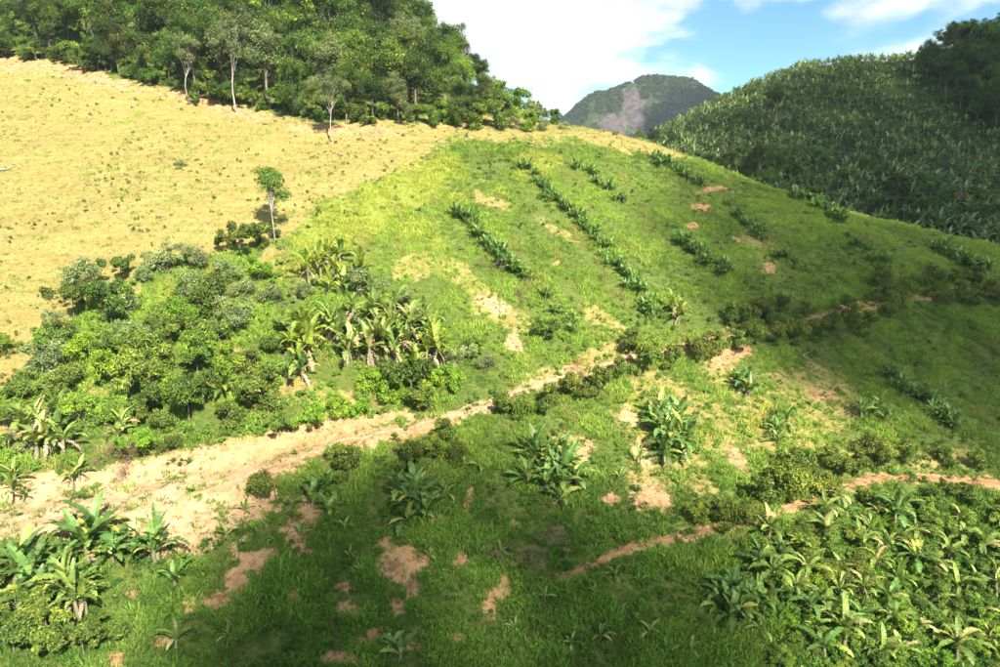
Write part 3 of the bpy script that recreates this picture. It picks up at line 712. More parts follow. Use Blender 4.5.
ROWS = [  # polyline, count, jitter px, size, what the row is
    ([(455, 212), (490, 250), (527, 284)], 22, 3.5, .85, 'dense row above the straw patch'),
    ([(522, 168), (545, 195), (580, 225), (610, 260), (640, 295), (656, 322)], 42, 4, .82, 'longest row down the sunny slope'),
    ([(575, 168), (598, 182), (628, 208)], 10, 3, .8, 'short broken row just below the ridge'),
    ([(652, 162), (675, 172), (700, 188)], 16, 3, .9, 'thick short row at the ridge saddle'),
    ([(728, 208), (748, 228), (768, 243)], 11, 3, .9, 'shaded row right of orange soil'),
    ([(772, 254), (802, 274)], 5, 3, .75, 'faint shaded row above the coffee bushes'),
    ([(676, 240), (698, 256), (728, 282)], 14, 4, .9, 'row on the edge of the shade'),
    ([(795, 196), (815, 206), (842, 224)], 15, 3, 1.0, 'thick shaded row on the ridge'),
    ([(845, 237), (865, 250), (890, 268)], 7, 4, .75, 'thin shaded row below the ridge row'),
    ([(935, 246), (955, 258), (985, 276)], 14, 4, 1.0, 'dark row near the right edge'),
    ([(540, 300), (560, 318), (572, 338)], 5, 4, .75, 'little row beside the straw patch'),
    ([(885, 378), (915, 398), (958, 430)], 17, 4, .8, 'row at the right below the track'),
]
for pts, n, j, sz, desc in ROWS:
    for x, y in along(pts, max(4, int(n * .8)), j * .55): banana(x, y, sz * .92, 'banana', desc, 0, near=False)
CLUSTERS = [  # centre, spread, count, size, leaf key, dead leaves, description
    ((669, 440), (19, 25), 13, 1.15, 'banana', 0, 'big round clump below the upper track'),
    ((556, 480), (27, 26), 17, 1.15, 'banana', 0, 'big dark clump at mid slope'),
    ((415, 510), (16, 20), 9, 1.0, 'banana', 1, 'clump left of the big dark one'),
    ((318, 500), (7, 8), 3, .8, 'banana', 0, 'small clumps below the pale track'),
    ((744, 390), (8, 8), 5, .85, 'banana', 0, 'small clump among yellow weeds'),
    ((778, 430), (10, 14), 5, .7, 'banana', 0, 'loose clump below the yellow weeds'),
    ((868, 414), (18, 7), 6, .7, 'banana', 0, 'loose clump in the right-hand grass'),
    ((735, 612), (24, 15), 9, .95, 'banana', 0, 'dark clump left of the lower plantation'),
    ((40, 590), (34, 22), 8, 1.15, 'banana', 0, 'clump at the lower left corner'),
    ((98, 558), (20, 9), 6, 1.2, 'banana', 0, 'clump on the edge of the pale track'),
    ((152, 560), (8, 6), 3, 1.25, 'banana', 0, 'tall group standing on bare earth'),
    ((80, 612), (14, 10), 5, .95, 'banana_pale', 2, 'clump with dry leaves at lower left'),
    ((45, 452), (26, 14), 8, 1.15, 'banana_pale', 2, 'big sunny clump at the left edge'),
    ((122, 446), (4, 4), 2, .75, 'banana_pale', 1, 'small clump above the brown weeds'),
    ((15, 500), (10, 8), 3, .7, 'banana_pale', 1, 'weedy clump on the left bank'),
    ((78, 490), (6, 6), 2, .6, 'banana_pale', 1, 'small clump on the pale bank'),
    ((338, 285), (30, 18), 8, 1.15, 'banana_yellow', 3, 'yellowing upper clump in the scrub'),
    ((300, 365), (18, 26), 9, 1.2, 'banana_yellow', 4, 'yellowing clump with dry skirts'),
    ((378, 345), (54, 27), 25, 1.25, 'banana_pale', 4, 'ragged pale stand inside the scrub'),
    ((428, 368), (18, 14), 8, 1.2, 'banana_yellow', 4, 'ragged right end of the scrub stand'),
    ((222, 395), (8, 10), 3, .95, 'banana_yellow', 4, 'yellow clump between dark bushes'),
    ((342, 262), (5, 4), 2, 1.1, 'banana', 3, 'tall top clump of the scrub'),
    ((128, 372), (6, 8), 2, .8, 'banana_yellow', 2, 'broken plant in the left scrub'),
    ((675, 320), (11, 4), 3, .95, 'banana_yellow', 1, 'golden group beside the upper track'),
]
for (cx, cy), (sx, sy), n, sz, key, dead, desc in CLUSTERS:
    for k in range(n):
        r, a = math.sqrt((k + .6) / n), k * 2.4 + cx
        x, y = cx + sx * r * cos(a) + RB.normal() * 2, cy + sy * r * sin(a) + RB.normal() * 2
        banana(x, y, sz, key if RB.rand() < .8 else 'banana', desc, dead if dead else int(RB.rand() < .4), 9, 'clump', near=True)
for x, y, s_ in ((400, 662, 1.0), (392, 655, .6), (175, 588, .8), (176, 652, .6), (325, 522, .7), (345, 535, .5), (445, 500, .5), (465, 470, .6), (430, 560, .5), (515, 636, .45), (545, 605, .5), (600, 640, .5), (570, 652, .45),
                 (615, 578, .5), (640, 588, .5), (650, 640, .5), (660, 560, .45), (595, 598, .45), (350, 560, .45), (245, 515, .5), (228, 540, .55), (300, 545, .5), (620, 480, .6), (640, 465, .6), (360, 575, .4), (480, 470, .55), (690, 655, .7), (668, 660, .8), (760, 640, .7),
                 (945, 392, .6), (500, 560, .4), (225, 640, .4)):
    banana(x, y, s_, 'banana' if s_ > .7 else 'banana_pale', 'lower grass slope', 0, 6, 'sapling', noun='young banana plant', near=True)
LR = [(780, 562), (770, 545), (835, 512), (826, 520), (848, 522), (808, 585), (838, 582), (885, 556), (900, 590), (930, 580), (930, 492), (945, 500), (970, 512), (985, 560), (970, 592), (880, 606), (830, 628), (915, 638), (978, 622), (826, 660), (880, 668), (1002, 532),
      (960, 546), (895, 532), (870, 576), (857, 556), (998, 602), (940, 642), (912, 502), (800, 560), (820, 545), (795, 600), (860, 630), (900, 660), (955, 665), (990, 648), (1005, 575), (920, 545), (890, 510), (948, 572), (862, 598), (812, 615), (985, 495), (775, 590), (845, 648), (935, 612), (755, 575), (872, 520), (905, 520), (958, 528), (915, 570), (838, 605), (952, 600), (892, 632), (965, 640), (812, 640), (870, 540), (1000, 625)]
for k, (x, y) in enumerate([q for q in LR if not (q[0] > 860 and q[1] < 516)]): banana(x, y, RB.uniform(.65, 1.0), 'banana_pale' if k % 4 else 'banana', 'lower right plantation', k % 2, 9, 'stand', jitter=2, near=True)

def shrub(px, py, rpx, kind, cluster, name, noun, group, extra=None, field=None, kinds=None, sink=.38, hs=1.0):
    p = (field or HILL).cast(px, py, 22, 240)
    if p is None: return
    d = project(*p)[2]; sc = rpx * d / FPX / 1.55
    kd = (kinds or BUSH[kind]); t, c, _ = kd[RB.randint(len(kd))]
    o = top(name, p - [0, 0, sink * sc], RB.uniform(0, 6.28), sc, noun.split()[-1], group, cluster, noun, px, py, extra)
    o.scale = (sc, sc, sc * hs * RB.uniform(.9, 1.15))
    part('stems', t, o); part('foliage', c, o)
    return o
KN = {'d': 'dark green bush', 'g': 'grey-green bush', 'b': 'lime green bush', 'r': 'dry brown bush', 'x': 'rust brown dry bush', 'c': 'coffee bush'}
SCRUB = [(240, 258, 22, 'd'), (5, 355, 14, 'b'), (92, 292, 24, 'g'), (75, 322, 20, 'd'), (112, 326, 25, 'd'), (130, 318, 20, 'g'), (45, 378, 28, 'g'), (70, 395, 22, 'd'), (85, 368, 20, 'b'), (112, 392, 24, 'b'), (150, 372, 26, 'd'), (155, 402, 28, 'd'),
         (195, 302, 22, 'g'), (150, 268, 10, 'g'), (188, 268, 18, 'g'), (226, 284, 16, 'g'), (214, 314, 24, 'd'), (183, 334, 20, 'b'), (205, 354, 24, 'd'), (214, 382, 26, 'b'), (240, 332, 24, 'g'), (190, 424, 28, 'd'), (172, 410, 22, 'b'), (262, 412, 28, 'd'),
         (250, 300, 18, 'g'), (276, 306, 17, 'g'), (362, 300, 22, 'g'), (405, 312, 18, 'g'), (292, 336, 16, 'd'), (86, 428, 20, 'b'), (122, 428, 16, 'b'), (160, 436, 17, 'd'), (140, 425, 18, 'd'),
         (8, 432, 18, 'd'), (18, 404, 18, 'd'), (230, 428, 18, 'd'), (270, 355, 16, 'd'), (250, 372, 18, 'd'), (300, 300, 16, 'g'), (60, 340, 16, 'g'), (172, 352, 18, 'd'), (130, 350, 18, 'g'), (105, 362, 18, 'd'), (198, 376, 18, 'd'),
         (130, 470, 24, 'r'), (112, 462, 18, 'r'), (145, 462, 18, 'b'), (170, 455, 14, 'd'), (205, 262, 10, 'r'), (262, 250, 9, 'd'), (455, 372, 18, 'g'), (470, 358, 14, 'd'), (545, 342, 14, 'd'), (490, 372, 13, 'g'),
         (448, 388, 18, 'b'), (412, 402, 26, 'd'), (432, 398, 18, 'b'), (370, 395, 18, 'b'), (390, 405, 18, 'b'), (340, 420, 16, 'b'), (312, 432, 16, 'b'), (280, 440, 15, 'd'), (360, 418, 14, 'b'), (520, 300, 12, 'r'), (500, 272, 9, 'r'), (480, 270, 9, 'r'), (527, 290, 9, 'r'),
         (578, 372, 10, 'x'), (530, 565, 22, 'r'), (555, 548, 20, 'r'), (495, 562, 18, 'r'), (20, 620, 30, 'd'), (50, 645, 34, 'd'), (15, 655, 32, 'd'), (85, 658, 30, 'd'), (5, 590, 22, 'd'), (115, 640, 18, 'd'),
         (275, 240, 7, 'd'), (268, 236, 8, 'd'), (180, 168, 7, 'g'), (500, 268, 8, 'r'), (410, 590, 12, 'r'), (395, 568, 10, 'r'), (560, 155, 4, 'g')]
SP = [(50, 345), (90, 290), (190, 258), (270, 268), (285, 330), (270, 390), (250, 440), (120, 440), (0, 470), (0, 400)]
_n = 0
while _n < 24:
    x, y = RB.uniform(0, 440), RB.uniform(250, 470)
    if inside(np.array(x), np.array(y), SP): SCRUB.append((x, y, RB.uniform(9, 20), 'dgddgdb'[RB.randint(7)])); _n += 1
for x, y, r, k in SCRUB:
    where = 'left-hand scrub' if x < 440 and y < 480 else ('straw patch and track' if y < 480 else 'lower slope')
    shrub(x, y, r * 1.03, k, where, {'d': 'leafy_bush', 'g': 'grey_bush', 'b': 'lime_bush', 'r': 'dry_bush', 'x': 'dry_bush'}[k], KN[k], 'bushes on the hillside', 'bush', sink=.5, hs=1.12 if y < 480 else .9)
COFFEE_U = [(585, 402, 14), (655, 362, 12), (690, 352, 12), (805, 318, 12), (845, 312, 12), (860, 340, 11), (800, 345, 12), (900, 312, 11), (975, 310, 12), (420, 415, 15), (502, 418, 17), (522, 420, 18), (547, 413, 19), (568, 398, 17), (600, 396, 20), (620, 380, 14), (645, 378, 16), (634, 354, 16), (672, 370, 16), (700, 362, 15), (713, 356, 14), (737, 350, 14), (755, 344, 14), (748, 330, 13), (770, 325, 14), (775, 345, 15), (792, 338, 15),
            (760, 318, 13), (780, 312, 12), (815, 336, 13), (833, 332, 14), (852, 330, 14), (868, 326, 11), (872, 302, 13), (888, 300, 12), (906, 298, 14), (922, 294, 14), (942, 306, 14), (960, 302, 13), (985, 300, 14), (932, 288, 12), (1000, 308, 14), (888, 318, 10), (955, 284, 12), (730, 326, 12), (975, 288, 12), (880, 288, 11)]
for x, y, r in COFFEE_U: shrub(x, y, r * RB.uniform(.72, 1.12), 'c', 'line along the upper track', 'coffee_bush', 'coffee bush', 'coffee bushes along the tracks', 'line', hs=1.15, sink=.12)
COFFEE_L = [(905, 462, 14), (870, 458, 13), (975, 470, 12), (752, 520, 14), (822, 500, 13), (262, 500, 18), (348, 480, 20), (432, 462, 20), (456, 464, 15), (440, 448, 16), (412, 470, 15), (696, 527, 17), (724, 527, 18), (760, 508, 18), (790, 502, 22), (812, 492, 18), (840, 482, 17), (858, 472, 16), (882, 470, 15), (945, 467, 14), (775, 490, 16), (800, 478, 18), (742, 528, 12), (830, 470, 14)]
for x, y, r in COFFEE_L: shrub(x, y, r * RB.uniform(.72, 1.12), 'c', 'line below the pale track' if x < 500 else 'line along the lower track', 'coffee_bush', 'coffee bush', 'coffee bushes along the tracks', 'line', hs=1.15, sink=.12)
k = 0; tries = 0
LRP = [(735, 560), (775, 538), (835, 518), (890, 500), (1010, 508), (1030, 690), (740, 690), (790, 640)]
pts_done = []
while k < 105 and tries < 4000:
    tries += 1; x, y = RB.uniform(730, 1030), RB.uniform(485, 690)
    if not inside(np.array(x), np.array(y), LRP) or any(math.hypot(x - a, (y - b) * 1.3) < 13 for a, b in pts_done): continue
    pts_done.append((x, y)); k += 1
    q = RB.rand(); shrub(x, y, RB.uniform(10, 17), 'd' if q < .6 else ('b' if q < .8 else 'c'), 'lower right plantation', 'leafy_bush', 'low green bush', 'undergrowth bushes', 'bush', hs=.95, sink=.2)

# forest on the shoulder
def tree(p, kd, sc, cluster, noun, group, name='forest_tree', extra='wood', hs=1.0):
    t, c, H = kd; px, py, d = project(*p)
    o = top(name, p - [0, 0, .2], RB.uniform(0, 6.28), sc, 'tree' if 'shrub' not in name else 'shrub', group, cluster, noun, float(px), float(py), extra)
    o.scale = (sc, sc, sc * hs); part('trunk', t, o); part('crown', c, o); return o
FEDGE = [(-60, 52), (0, 58), (60, 66), (130, 80), (190, 98), (240, 110), (330, 124), (440, 127), (470, 127)]
FPOLY = FEDGE + [(500, 104), (455, 62), (410, 20), (380, -14), (-60, -14)]
done = []
for tries in range(6000):
    x, y = RB.uniform(-110, 5), RB.uniform(100, 200)
    z = float(HILL.h(x, y)); px, py, d = project(x, y, z)
    if not inside(px, py, FPOLY): continue
    sep_ = 3.5 if d < 122 else 4.6
    if any(math.hypot(x - a, y - b) < sep_ for a, b in done): continue
    done.append((x, y))
    e, _ = seg_dist(np.array(px), np.array(py), FEDGE); sc = RB.uniform(.8, 1.2) * (.72 if e < 8 else 1.0)
    if px > 430: sc *= .75
    if px > 470: sc *= .7
    tree(np.array([x, y, z]), FOREST[RB.choice(8, p=[.16, .13, .13, .14, .14, .1, .13, .07])], sc, 'wood on the shoulder', 'broadleaf tree', 'trees of the wood on the shoulder')
for i in range(len(FEDGE) - 1):
    for t in np.arange(0, 1, .15):
        x, y = FEDGE[i][0] * (1 - t) + FEDGE[i + 1][0] * t, FEDGE[i][1] * (1 - t) + FEDGE[i + 1][1] * t
        p = HILL.cast(x + RB.normal() * 3, y - 3 + RB.normal() * 2, 60, 170)
        if p is None: continue
        tree(p, UNDER[RB.randint(3)], RB.uniform(.7, 1.25), 'foot of the wood', 'leafy shrub', 'shrubs at the foot of the wood', 'edge_shrub')
for x, y, r in ((480, 130, 12), (495, 128, 13), (505, 118, 12), (515, 130, 11), (530, 131, 10), (545, 132, 9), (520, 112, 11), (535, 118, 10), (555, 124, 8), (566, 130, 7), (500, 104, 12), (485, 112, 13), (550, 114, 8), (470, 122, 14), (512, 100, 9), (542, 124, 9)):
    shrub(x, y, r, 'g', 'open bank right of the wood', 'bank_shrub', 'yellow-green shrub', 'shrubs on the open bank', 'bush', kinds=[UNDER[2], UNDER[3], BUSH['g'][0]])
def single(px, py, kd, sc, name, label, hs=1.0, field=None):
    p = (field or HILL).cast(px, py, 22, 300)
    t, c, H = kd; o = bpy.data.objects.new(name, None); COL.objects.link(o); o.location = p - [0, 0, .2]; o.scale = (sc, sc, sc * hs); o.rotation_euler = (0, 0, RB.uniform(0, 6.28))
    o['label'] = label; o['category'] = 'tree'; part('trunk', t, o); part('crown', c, o); return o
single(275, 240, LONE, 1.0, 'lone_tree', 'lone slender tree with a pale trunk on the dry pasture')
single(237, 113, WISPY[0], 1.15, 'wispy_tree', 'tall pale-trunked tree with thin crown at the edge of the wood')
single(190, 102, WISPY[1], .85, 'wispy_tree', 'grey thin-leaved tree at the wood edge left of the tall pale tree')
single(333, 143, WISPY[2], .78, 'wispy_tree', 'slender pale tree standing out in front of the wood')
single(463, 78, WISPY[1], .62, 'flat_topped_tree', 'flat-topped tree on the skyline of the wood')
single(305, 40, WISPY[2], 1.1, 'wispy_tree', 'pale-trunked tree rising inside the upper wood')

for k, (x, y) in enumerate(((705, 168), (722, 172), (745, 182), (768, 188), (790, 180), (812, 198), (838, 205), (850, 190), (872, 214), (895, 205), (918, 222), (940, 212), (962, 232), (985, 222), (890, 188), (820, 172), (930, 196), (1002, 240), (760, 168), (980, 205), (738, 160), (865, 175))):
    shrub(x, y, RB.uniform(6, 11), 'd', 'foot of the plantation hill', 'dark_shrub', 'dark shrub', 'shrubs at the foot of the plantation hill', 'bush', field=HILL2, kinds=[UNDER[0], UNDER[1]])
# saddle trees, trees and bananas on the plantation hill
for x, y, s_, lab in ((652, 146, .5, 'round green tree just behind the ridge saddle'), (672, 150, .42, 'smaller tree right of the round one behind the saddle'), (640, 142, .34, 'low tree left of the round one behind the saddle')):
    single(x, y, FOREST[4], s_, 'saddle_tree', lab, field=HILL2)
single(776, 112, FOREST[2], .75, 'dark_tree', 'dark round tree alone among the plantation bananas', field=HILL2)
single(735, 133, FOREST[0], .5, 'dark_tree', 'small dark tree low on the plantation hill', field=HILL2)
WP = [(925, 70), (935, 56), (1000, 36), (1060, 10), (1060, 150), (1000, 140), (960, 112), (935, 92)]
done = []
for tries in range(4000):
    x, y = RB.uniform(100, 230), RB.uniform(130, 235); z = float(HILL2.h(x, y)); px, py, d = project(x, y, z)
    if not inside(px, py, WP) or any(math.hypot(x - a, y - b) < 3.4 for a, b in done): continue
    done.append((x, y)); tree(np.array([x, y, z]), FOREST[(0, 1, 2, 4, 6)[RB.randint(5)]], RB.uniform(.6, .95), 'wood on the right-hand hill', 'dark broadleaf tree', 'trees of the right-hand wood')
cand = []
for j, y in enumerate(np.arange(112, 262, 1.75)):
    for i, x in enumerate(np.arange(20, 250, 1.75)):
        xx, yy = x + RB.normal() * .6 + (j % 2) * .85, y + RB.normal() * .6
        z = float(HILL2.h(xx, yy)); px, py, d = project(xx, yy, z)
        if not (655 < px < 1030) or py > 262 or inside(px, py, WP): continue
        if z < float(HILL.h(xx, yy)) or fbm(np.array(xx / 10), np.array(yy / 10), 91, 3) < .24 or RB.rand() < .08: continue
        # hidden behind the main ridge?
        rp = np.linspace(60, d - 6, 50); a, b, c_ = ray(px, py - 16); hid = (CAMZ + c_ * rp < HILL.h(a * rp, b * rp)) & (a * rp < 148)
        if hid.any(): continue
        cand.append((d, xx, yy, z, px, py))
cand.sort(); FARG = Geo(); STG = Geo()
NIND = 0
for k, (d, x, y, z, px, py) in enumerate(cand):
    sc = RB.uniform(.45, 1.05) * (.75 + .6 * float(fbm(np.array(x / 7), np.array(y / 7), 95, 3))) * (1.25 if py > 175 else 1.0)
    if k < NIND:
        f = FARB[RB.randint(4)]
        o = top('banana_plant', (x, y, z), RB.uniform(0, 6.28), sc, 'banana plant', 'banana plants on the hill behind', 'foot of the hill behind', 'banana plant', px, py, 'stand')
        part('pseudostem', f[0], o); part('leaf_crown', f[2], o)
    else:
        f = FARP[RB.randint(5)]; Rm = rot_z(RB.uniform(0, 6.28)) @ rot_y(RB.normal() * .12) * sc
        FARG.xform(f[1], Rm, np.array([x, y, z - .3]), RB.uniform(-.25, .3)); STG.xform(f[0], Rm, np.array([x, y, z - .3]))
print('far bananas', len(cand))
pl = bpy.data.objects.new('banana_plantation', FARG.mesh('banana_plantation', M['banana_far'], True)); COL.objects.link(pl)
pl['kind'] = 'stuff'; pl['label'] = 'mass of banana plants covering the hill behind the ridge'; pl['category'] = 'plantation'
ps = bpy.data.objects.new('stems', STG.mesh('stems', M['stem'], True)); COL.objects.link(ps); ps.parent = pl; ps['kind'] = 'stuff'
# forest skin of the far mountain
MG = Geo(); n = 0
mtpl = [crown_geo(400 + k, 3.2, 2.4, 6, 9, 1.9, 1.6, asp=.6)[0] for k in range(4)]
while n < 6500:
    x, y = RB.uniform(40, 380), RB.uniform(700, 975); z = float(MTN.h(x, y)); px, py, d = project(x, y, z)
    if not (560 < px < 760) or py > 160: continue
    n += 1
    if float(MTN.h(x, y, rock)) + (float(fbm(np.array(x / 14), np.array(y / 14), 14, 3)) - .5) * 1.4 > .45: continue
    MG.xform(mtpl[RB.randint(4)], rot_z(RB.uniform(0, 6.28)) * RB.uniform(.5, 1.0), np.array([x, y, z]), RB.uniform(-.2, .25))
M['forest_far'] = leaf_mat('far_forest_leaf', (.018, .042, .012), (.085, .125, .04), (.14, .18, .06), objvar=0)
mf = bpy.data.objects.new('mountain_forest', MG.mesh('mountain_forest', M['forest_far'])); COL.objects.link(mf)
mf['kind'] = 'stuff'; mf['label'] = 'forest covering the distant mountain'; mf['category'] = 'forest'

# a bleached log at the left edge of the pasture
p = HILL.cast(3, 172, 40, 150); g = Geo(); g.tube([p + [-1.2, -.3, .2], p + [-.3, 0, .3], p + [.5, .2, .35], p + [1.3, .6, 1.0]], [.14, .13, .11, .05], 7); g.tube([p + [.3, .15, .33], p + [.5, -.3, .8]], [.07, .03], 6)
lg = bpy.data.objects.new('fallen_log', g.mesh('fallen_log', M['bark_pale'], True)); COL.objects.link(lg); lg['label'] = 'bleached fallen branch at the left edge of the pasture'; lg['category'] = 'log'

# ------------------------------------------------------------------ grass and weeds (instanced tufts on the slope)
def tuft_geo(seed, n, h, spread, w):
    R = rs(seed); g = Geo()
    for k in range(n):
        a = R.uniform(0, 6.28); r = spread * R.uniform(0, 1) ** .7; b = np.array([cos(a) * r, sin(a) * r, -.05]); hh = h * R.uniform(.55, 1.15)
        o = np.array([cos(a), sin(a), 0]) * hh * R.uniform(.15, .6) + R.normal(size=3) * [.08, .08, 0]
        s_ = np.array([-sin(a + R.normal()), cos(a + R.normal()), 0]) * w * R.uniform(.6, 1.3)
        m = b + o * .4 + [0, 0, hh * .62]; t = b + o + [0, 0, hh]
        g.add([b - s_, b + s_, m + s_ * .8, m - s_ * .8, t], [(0, 1, 2, 3)], R.uniform(.2, .9)); g.add([m - s_ * .8, m + s_ * .8, t + s_ * .12, t - s_ * .12], [(0, 1, 2, 3)], R.uniform(.2, .9))
    return g
def grass_mat():
    m, nt = newmat('grass_blades')
    c = attr(nt, 'gcol', 'INSTANCER', 'Color'); r = attr(nt, 'rnd')
    col = mixc(nt, 1.0, c, mixc(nt, r, (.7, .7, .7), (1.3, 1.25, 1.2)), 'MULTIPLY')
    b = nd(nt, 'ShaderNodeBsdfPrincipled'); setin(nt, b, 'Base Color', col); setin(nt, b, 'Roughness', .7); setin(nt, b, 'Specular IOR Level', .2)
    t = nd(nt, 'ShaderNodeBsdfTranslucent'); setin(nt, t, 'Color', mixc(nt, 1.0, col, (1.1, 1.2, .6), 'MULTIPLY'))
    mx = nd(nt, 'ShaderNodeMixShader'); mx.inputs[0].default_value = .28
    nt.links.new(b.outputs[0], mx.inputs[1]); nt.links.new(t.outputs[0], mx.inputs[2])
    o = nd(nt, 'ShaderNodeOutputMaterial'); nt.links.new(mx.outputs[0], o.inputs[0]); return m
M['grass'] = grass_mat()
m_, nt_ = newmat('earth_clod'); b_ = nd(nt_, 'ShaderNodeBsdfPrincipled'); setin(nt_, b_, 'Base Color', attr(nt_, 'gcol', 'INSTANCER', 'Color')); setin(nt_, b_, 'Roughness', .95)
nt_.links.new(b_.outputs[0], nd(nt_, 'ShaderNodeOutputMaterial').inputs[0]); M['clod'] = m_
CLOD = bpy.data.collections.new('clods')
for k in range(3):
    v0, f0 = ico(); kk = fbm(v0[:, 0] * 2 + 9 * k, v0[:, 1] * 2 + v0[:, 2] * 2, 5 + k, 3); keep = np.arange(len(f0))
    me = quads('clod', v0 * (.5 + kk)[:, None] * [1, .8, .6], f0, False); me.materials.append(M['clod']); CLOD.objects.link(bpy.data.objects.new('clod_%d' % k, me))
TUFTS = bpy.data.collections.new('tufts')
for k in range(4):
    TUFTS.objects.link(bpy.data.objects.new('tuft_a%d' % k, tuft_geo(500 + k, 18, .30, .34, .024).mesh('tuft', M['grass'])))
SHORT = bpy.data.collections.new('short_tufts')
for k in range(3):
    SHORT.objects.link(bpy.data.objects.new('tuft_b%d' % k, tuft_geo(520 + k, 14, .26, .36, .028).mesh('tuft', M['grass'])))
WEED = bpy.data.collections.new('weeds')
for k in range(3):
    WEED.objects.link(bpy.data.objects.new('weed_%d' % k, crown_geo(540 + k, .42, .30, 8, 12, .2, .2)[0].mesh('weed', M['grass'])))
def scatter(name, label, cat, coll, P, scl, gcol, tilt):
    n = len(P); R = rs(len(name))
    me = bpy.data.meshes.new(name); me.vertices.add(n); me.vertices.foreach_set('co', np.asarray(P, np.float32).ravel())
    ro = np.c_[R.normal(size=(n, 2)) * tilt, R.uniform(0, 6.28, n)]
    me.attributes.new('rot', 'FLOAT_VECTOR', 'POINT').data.foreach_set('vector', ro.astype(np.float32).ravel())
    me.attributes.new('scl', 'FLOAT', 'POINT').data.foreach_set('value', scl.astype(np.float32))
    me.attributes.new('gcol', 'FLOAT_COLOR', 'POINT').data.foreach_set('color', np.c_[gcol, np.ones(n)].astype(np.float32).ravel())
    me.attributes.new('vi', 'INT', 'POINT').data.foreach_set('value', R.randint(0, len(coll.objects), n).astype(np.int32))
    me.materials.append(M['grass'])
    o = bpy.data.objects.new(name, me); COL.objects.link(o); o['kind'] = 'stuff'; o['label'] = label; o['category'] = cat
    ng = bpy.data.node_groups.new(name, 'GeometryNodeTree')
    ng.interface.new_socket('Geometry', in_out='INPUT', socket_type='NodeSocketGeometry'); ng.interface.new_socket('Geometry', in_out='OUTPUT', socket_type='NodeSocketGeometry')
    N = ng.nodes; gi, go = N.new('NodeGroupInput'), N.new('NodeGroupOutput'); ip = N.new('GeometryNodeInstanceOnPoints'); ci = N.new('GeometryNodeCollectionInfo')
    ci.inputs['Collection'].default_value = coll; ci.inputs['Separate Children'].default_value = True; ci.inputs['Reset Children'].default_value = True
    def na(nm, t): a = N.new('GeometryNodeInputNamedAttribute'); a.data_type = t; a.inputs['Name'].default_value = nm; return a.outputs[0]
    L = ng.links.new; L(gi.outputs[0], ip.inputs['Points']); L(ci.outputs[0], ip.inputs['Instance']); ip.inputs['Pick Instance'].default_value = True
    L(na('vi', 'INT'), ip.inputs['Instance Index']); L(na('rot', 'FLOAT_VECTOR'), ip.inputs['Rotation']); L(na('scl', 'FLOAT'), ip.inputs['Scale']); L(ip.outputs[0], go.inputs[0])
    o.modifiers.new('scatter', 'NODES').node_group = ng
    return o
R = rs(9); n = 1250000
x, y = R.uniform(-112, 150, n), R.uniform(22, 150, n); z = HILL.h(x, y); px, py, d = project(x, y, z)
ok = (px > -190) & (px < 1290) & (py < 800) & (py > -30); x, y, z, px, py, d = (a[ok] for a in (x, y, z, px, py, d))
a_dry, a_yel, a_soil = HILL.h(x, y, dry), HILL.h(x, y, yel), HILL.h(x, y, soil)
n1 = fbm(x / 2.6, y / 2.6, 61, 4) - .5; ca, sa = cos(streak_a), sin(streak_a)
ns = fbm((x * ca + y * sa) / 7, (-x * sa + y * ca) / 1.4, 71, 4) - .5
n6 = fbm(x / 12, y / 12, 63, 3) - .5; n7 = fbm(x / .9, y / .9, 67, 3) - .5
dry_w = sstep(.3, .7, a_dry + n1 * 1.6); yel_w = sstep(.2, .9, a_yel + n1 * 1.5); soil_w = sstep(.42, .8, a_soil + n1 * 2.0 + n7 * .8)
rnd = R.uniform(size=len(x))
forest_in = inside(px, py, FPOLY); past = pmask(px, py, PASTURE, 6)
keep_g = (rnd < np.clip(1.15 - d / 170, .3, 1) * (1 - soil_w * .985) * (1 - dry_w * .82) * (1 - .8 * past) * (.6 + .4 * sstep(-.12, .06, n7 + n1))) & ~forest_in
tone = np.clip(.45 + .17 * (1 - sstep(380, 470, py)) + n1 * 2.0 + n6 * 1.2 + n7 * 1.2 + R.normal(size=len(x)) * .18, 0, 1)[:, None]  # upper slope grass lightened: its sunlit brightness is put into the colour
lushness = sstep(430, 520, py)[:, None]
green = np.array([.066, .127, .022]) * (1 - tone) + np.array([.285, .40, .06]) * tone
green = green * (1 - .3 * lushness * [1.05, .6, .8])
br = (sstep(.08, .3, -n7 - n1 * .6 + n6 * .4) * .55)[:, None]; green = green * (1 - br) + np.array([.22, .17, .06]) * br
green = green * (1 - yel_w[:, None]) + np.array([.34, .375, .06]) * yel_w[:, None] * (.7 + .5 * tone)
stw = (sstep(.04, .25, ns) * .55)[:, None] * (1 - .6 * lushness); green = green * (1 - stw) + np.array([.34, .29, .10]) * stw
m = keep_g
scatter('hillside_grass', 'green grass growing over the hillside', 'grass', TUFTS, np.c_[x, y, z][m], (R.uniform(.5, 1.2, m.sum()) * np.clip(1 + 2.6 * n1[m] + 1.6 * n7[m], .45, 2.2) * (1.0 + .2 * lushness[m, 0])), green[m], .2)
m = (R.uniform(size=len(x)) < np.clip(.8 - d / 260, .25, 1) * dry_w * (1 - soil_w) * .95) & ~forest_in
tz = np.clip(.5 * fbm(x / 5, z * 1.2, 65, 4) + .5 * fbm(x / 1.6, y / 1.6, 66, 3) + n6 * .8, 0, 1)[:, None]
straw = np.array([.26, .208, .06]) * (1 - tz) + np.array([.38, .32, .105]) * tz
gr = (R.uniform(size=len(x)) < .03 + .2 * (n1 + n7 * .5 > .2))[:, None]; straw = np.where(gr, np.array([.27, .22, .07]) * (.7 + .6 * tz), straw)
scatter('pasture_grass', 'dry straw-coloured grass of the upper left pasture', 'grass', SHORT, np.c_[x, y, z][m], R.uniform(.15, .4, m.sum()) * (1 + 1.2 * (gr[m, 0])), straw[m], .25)
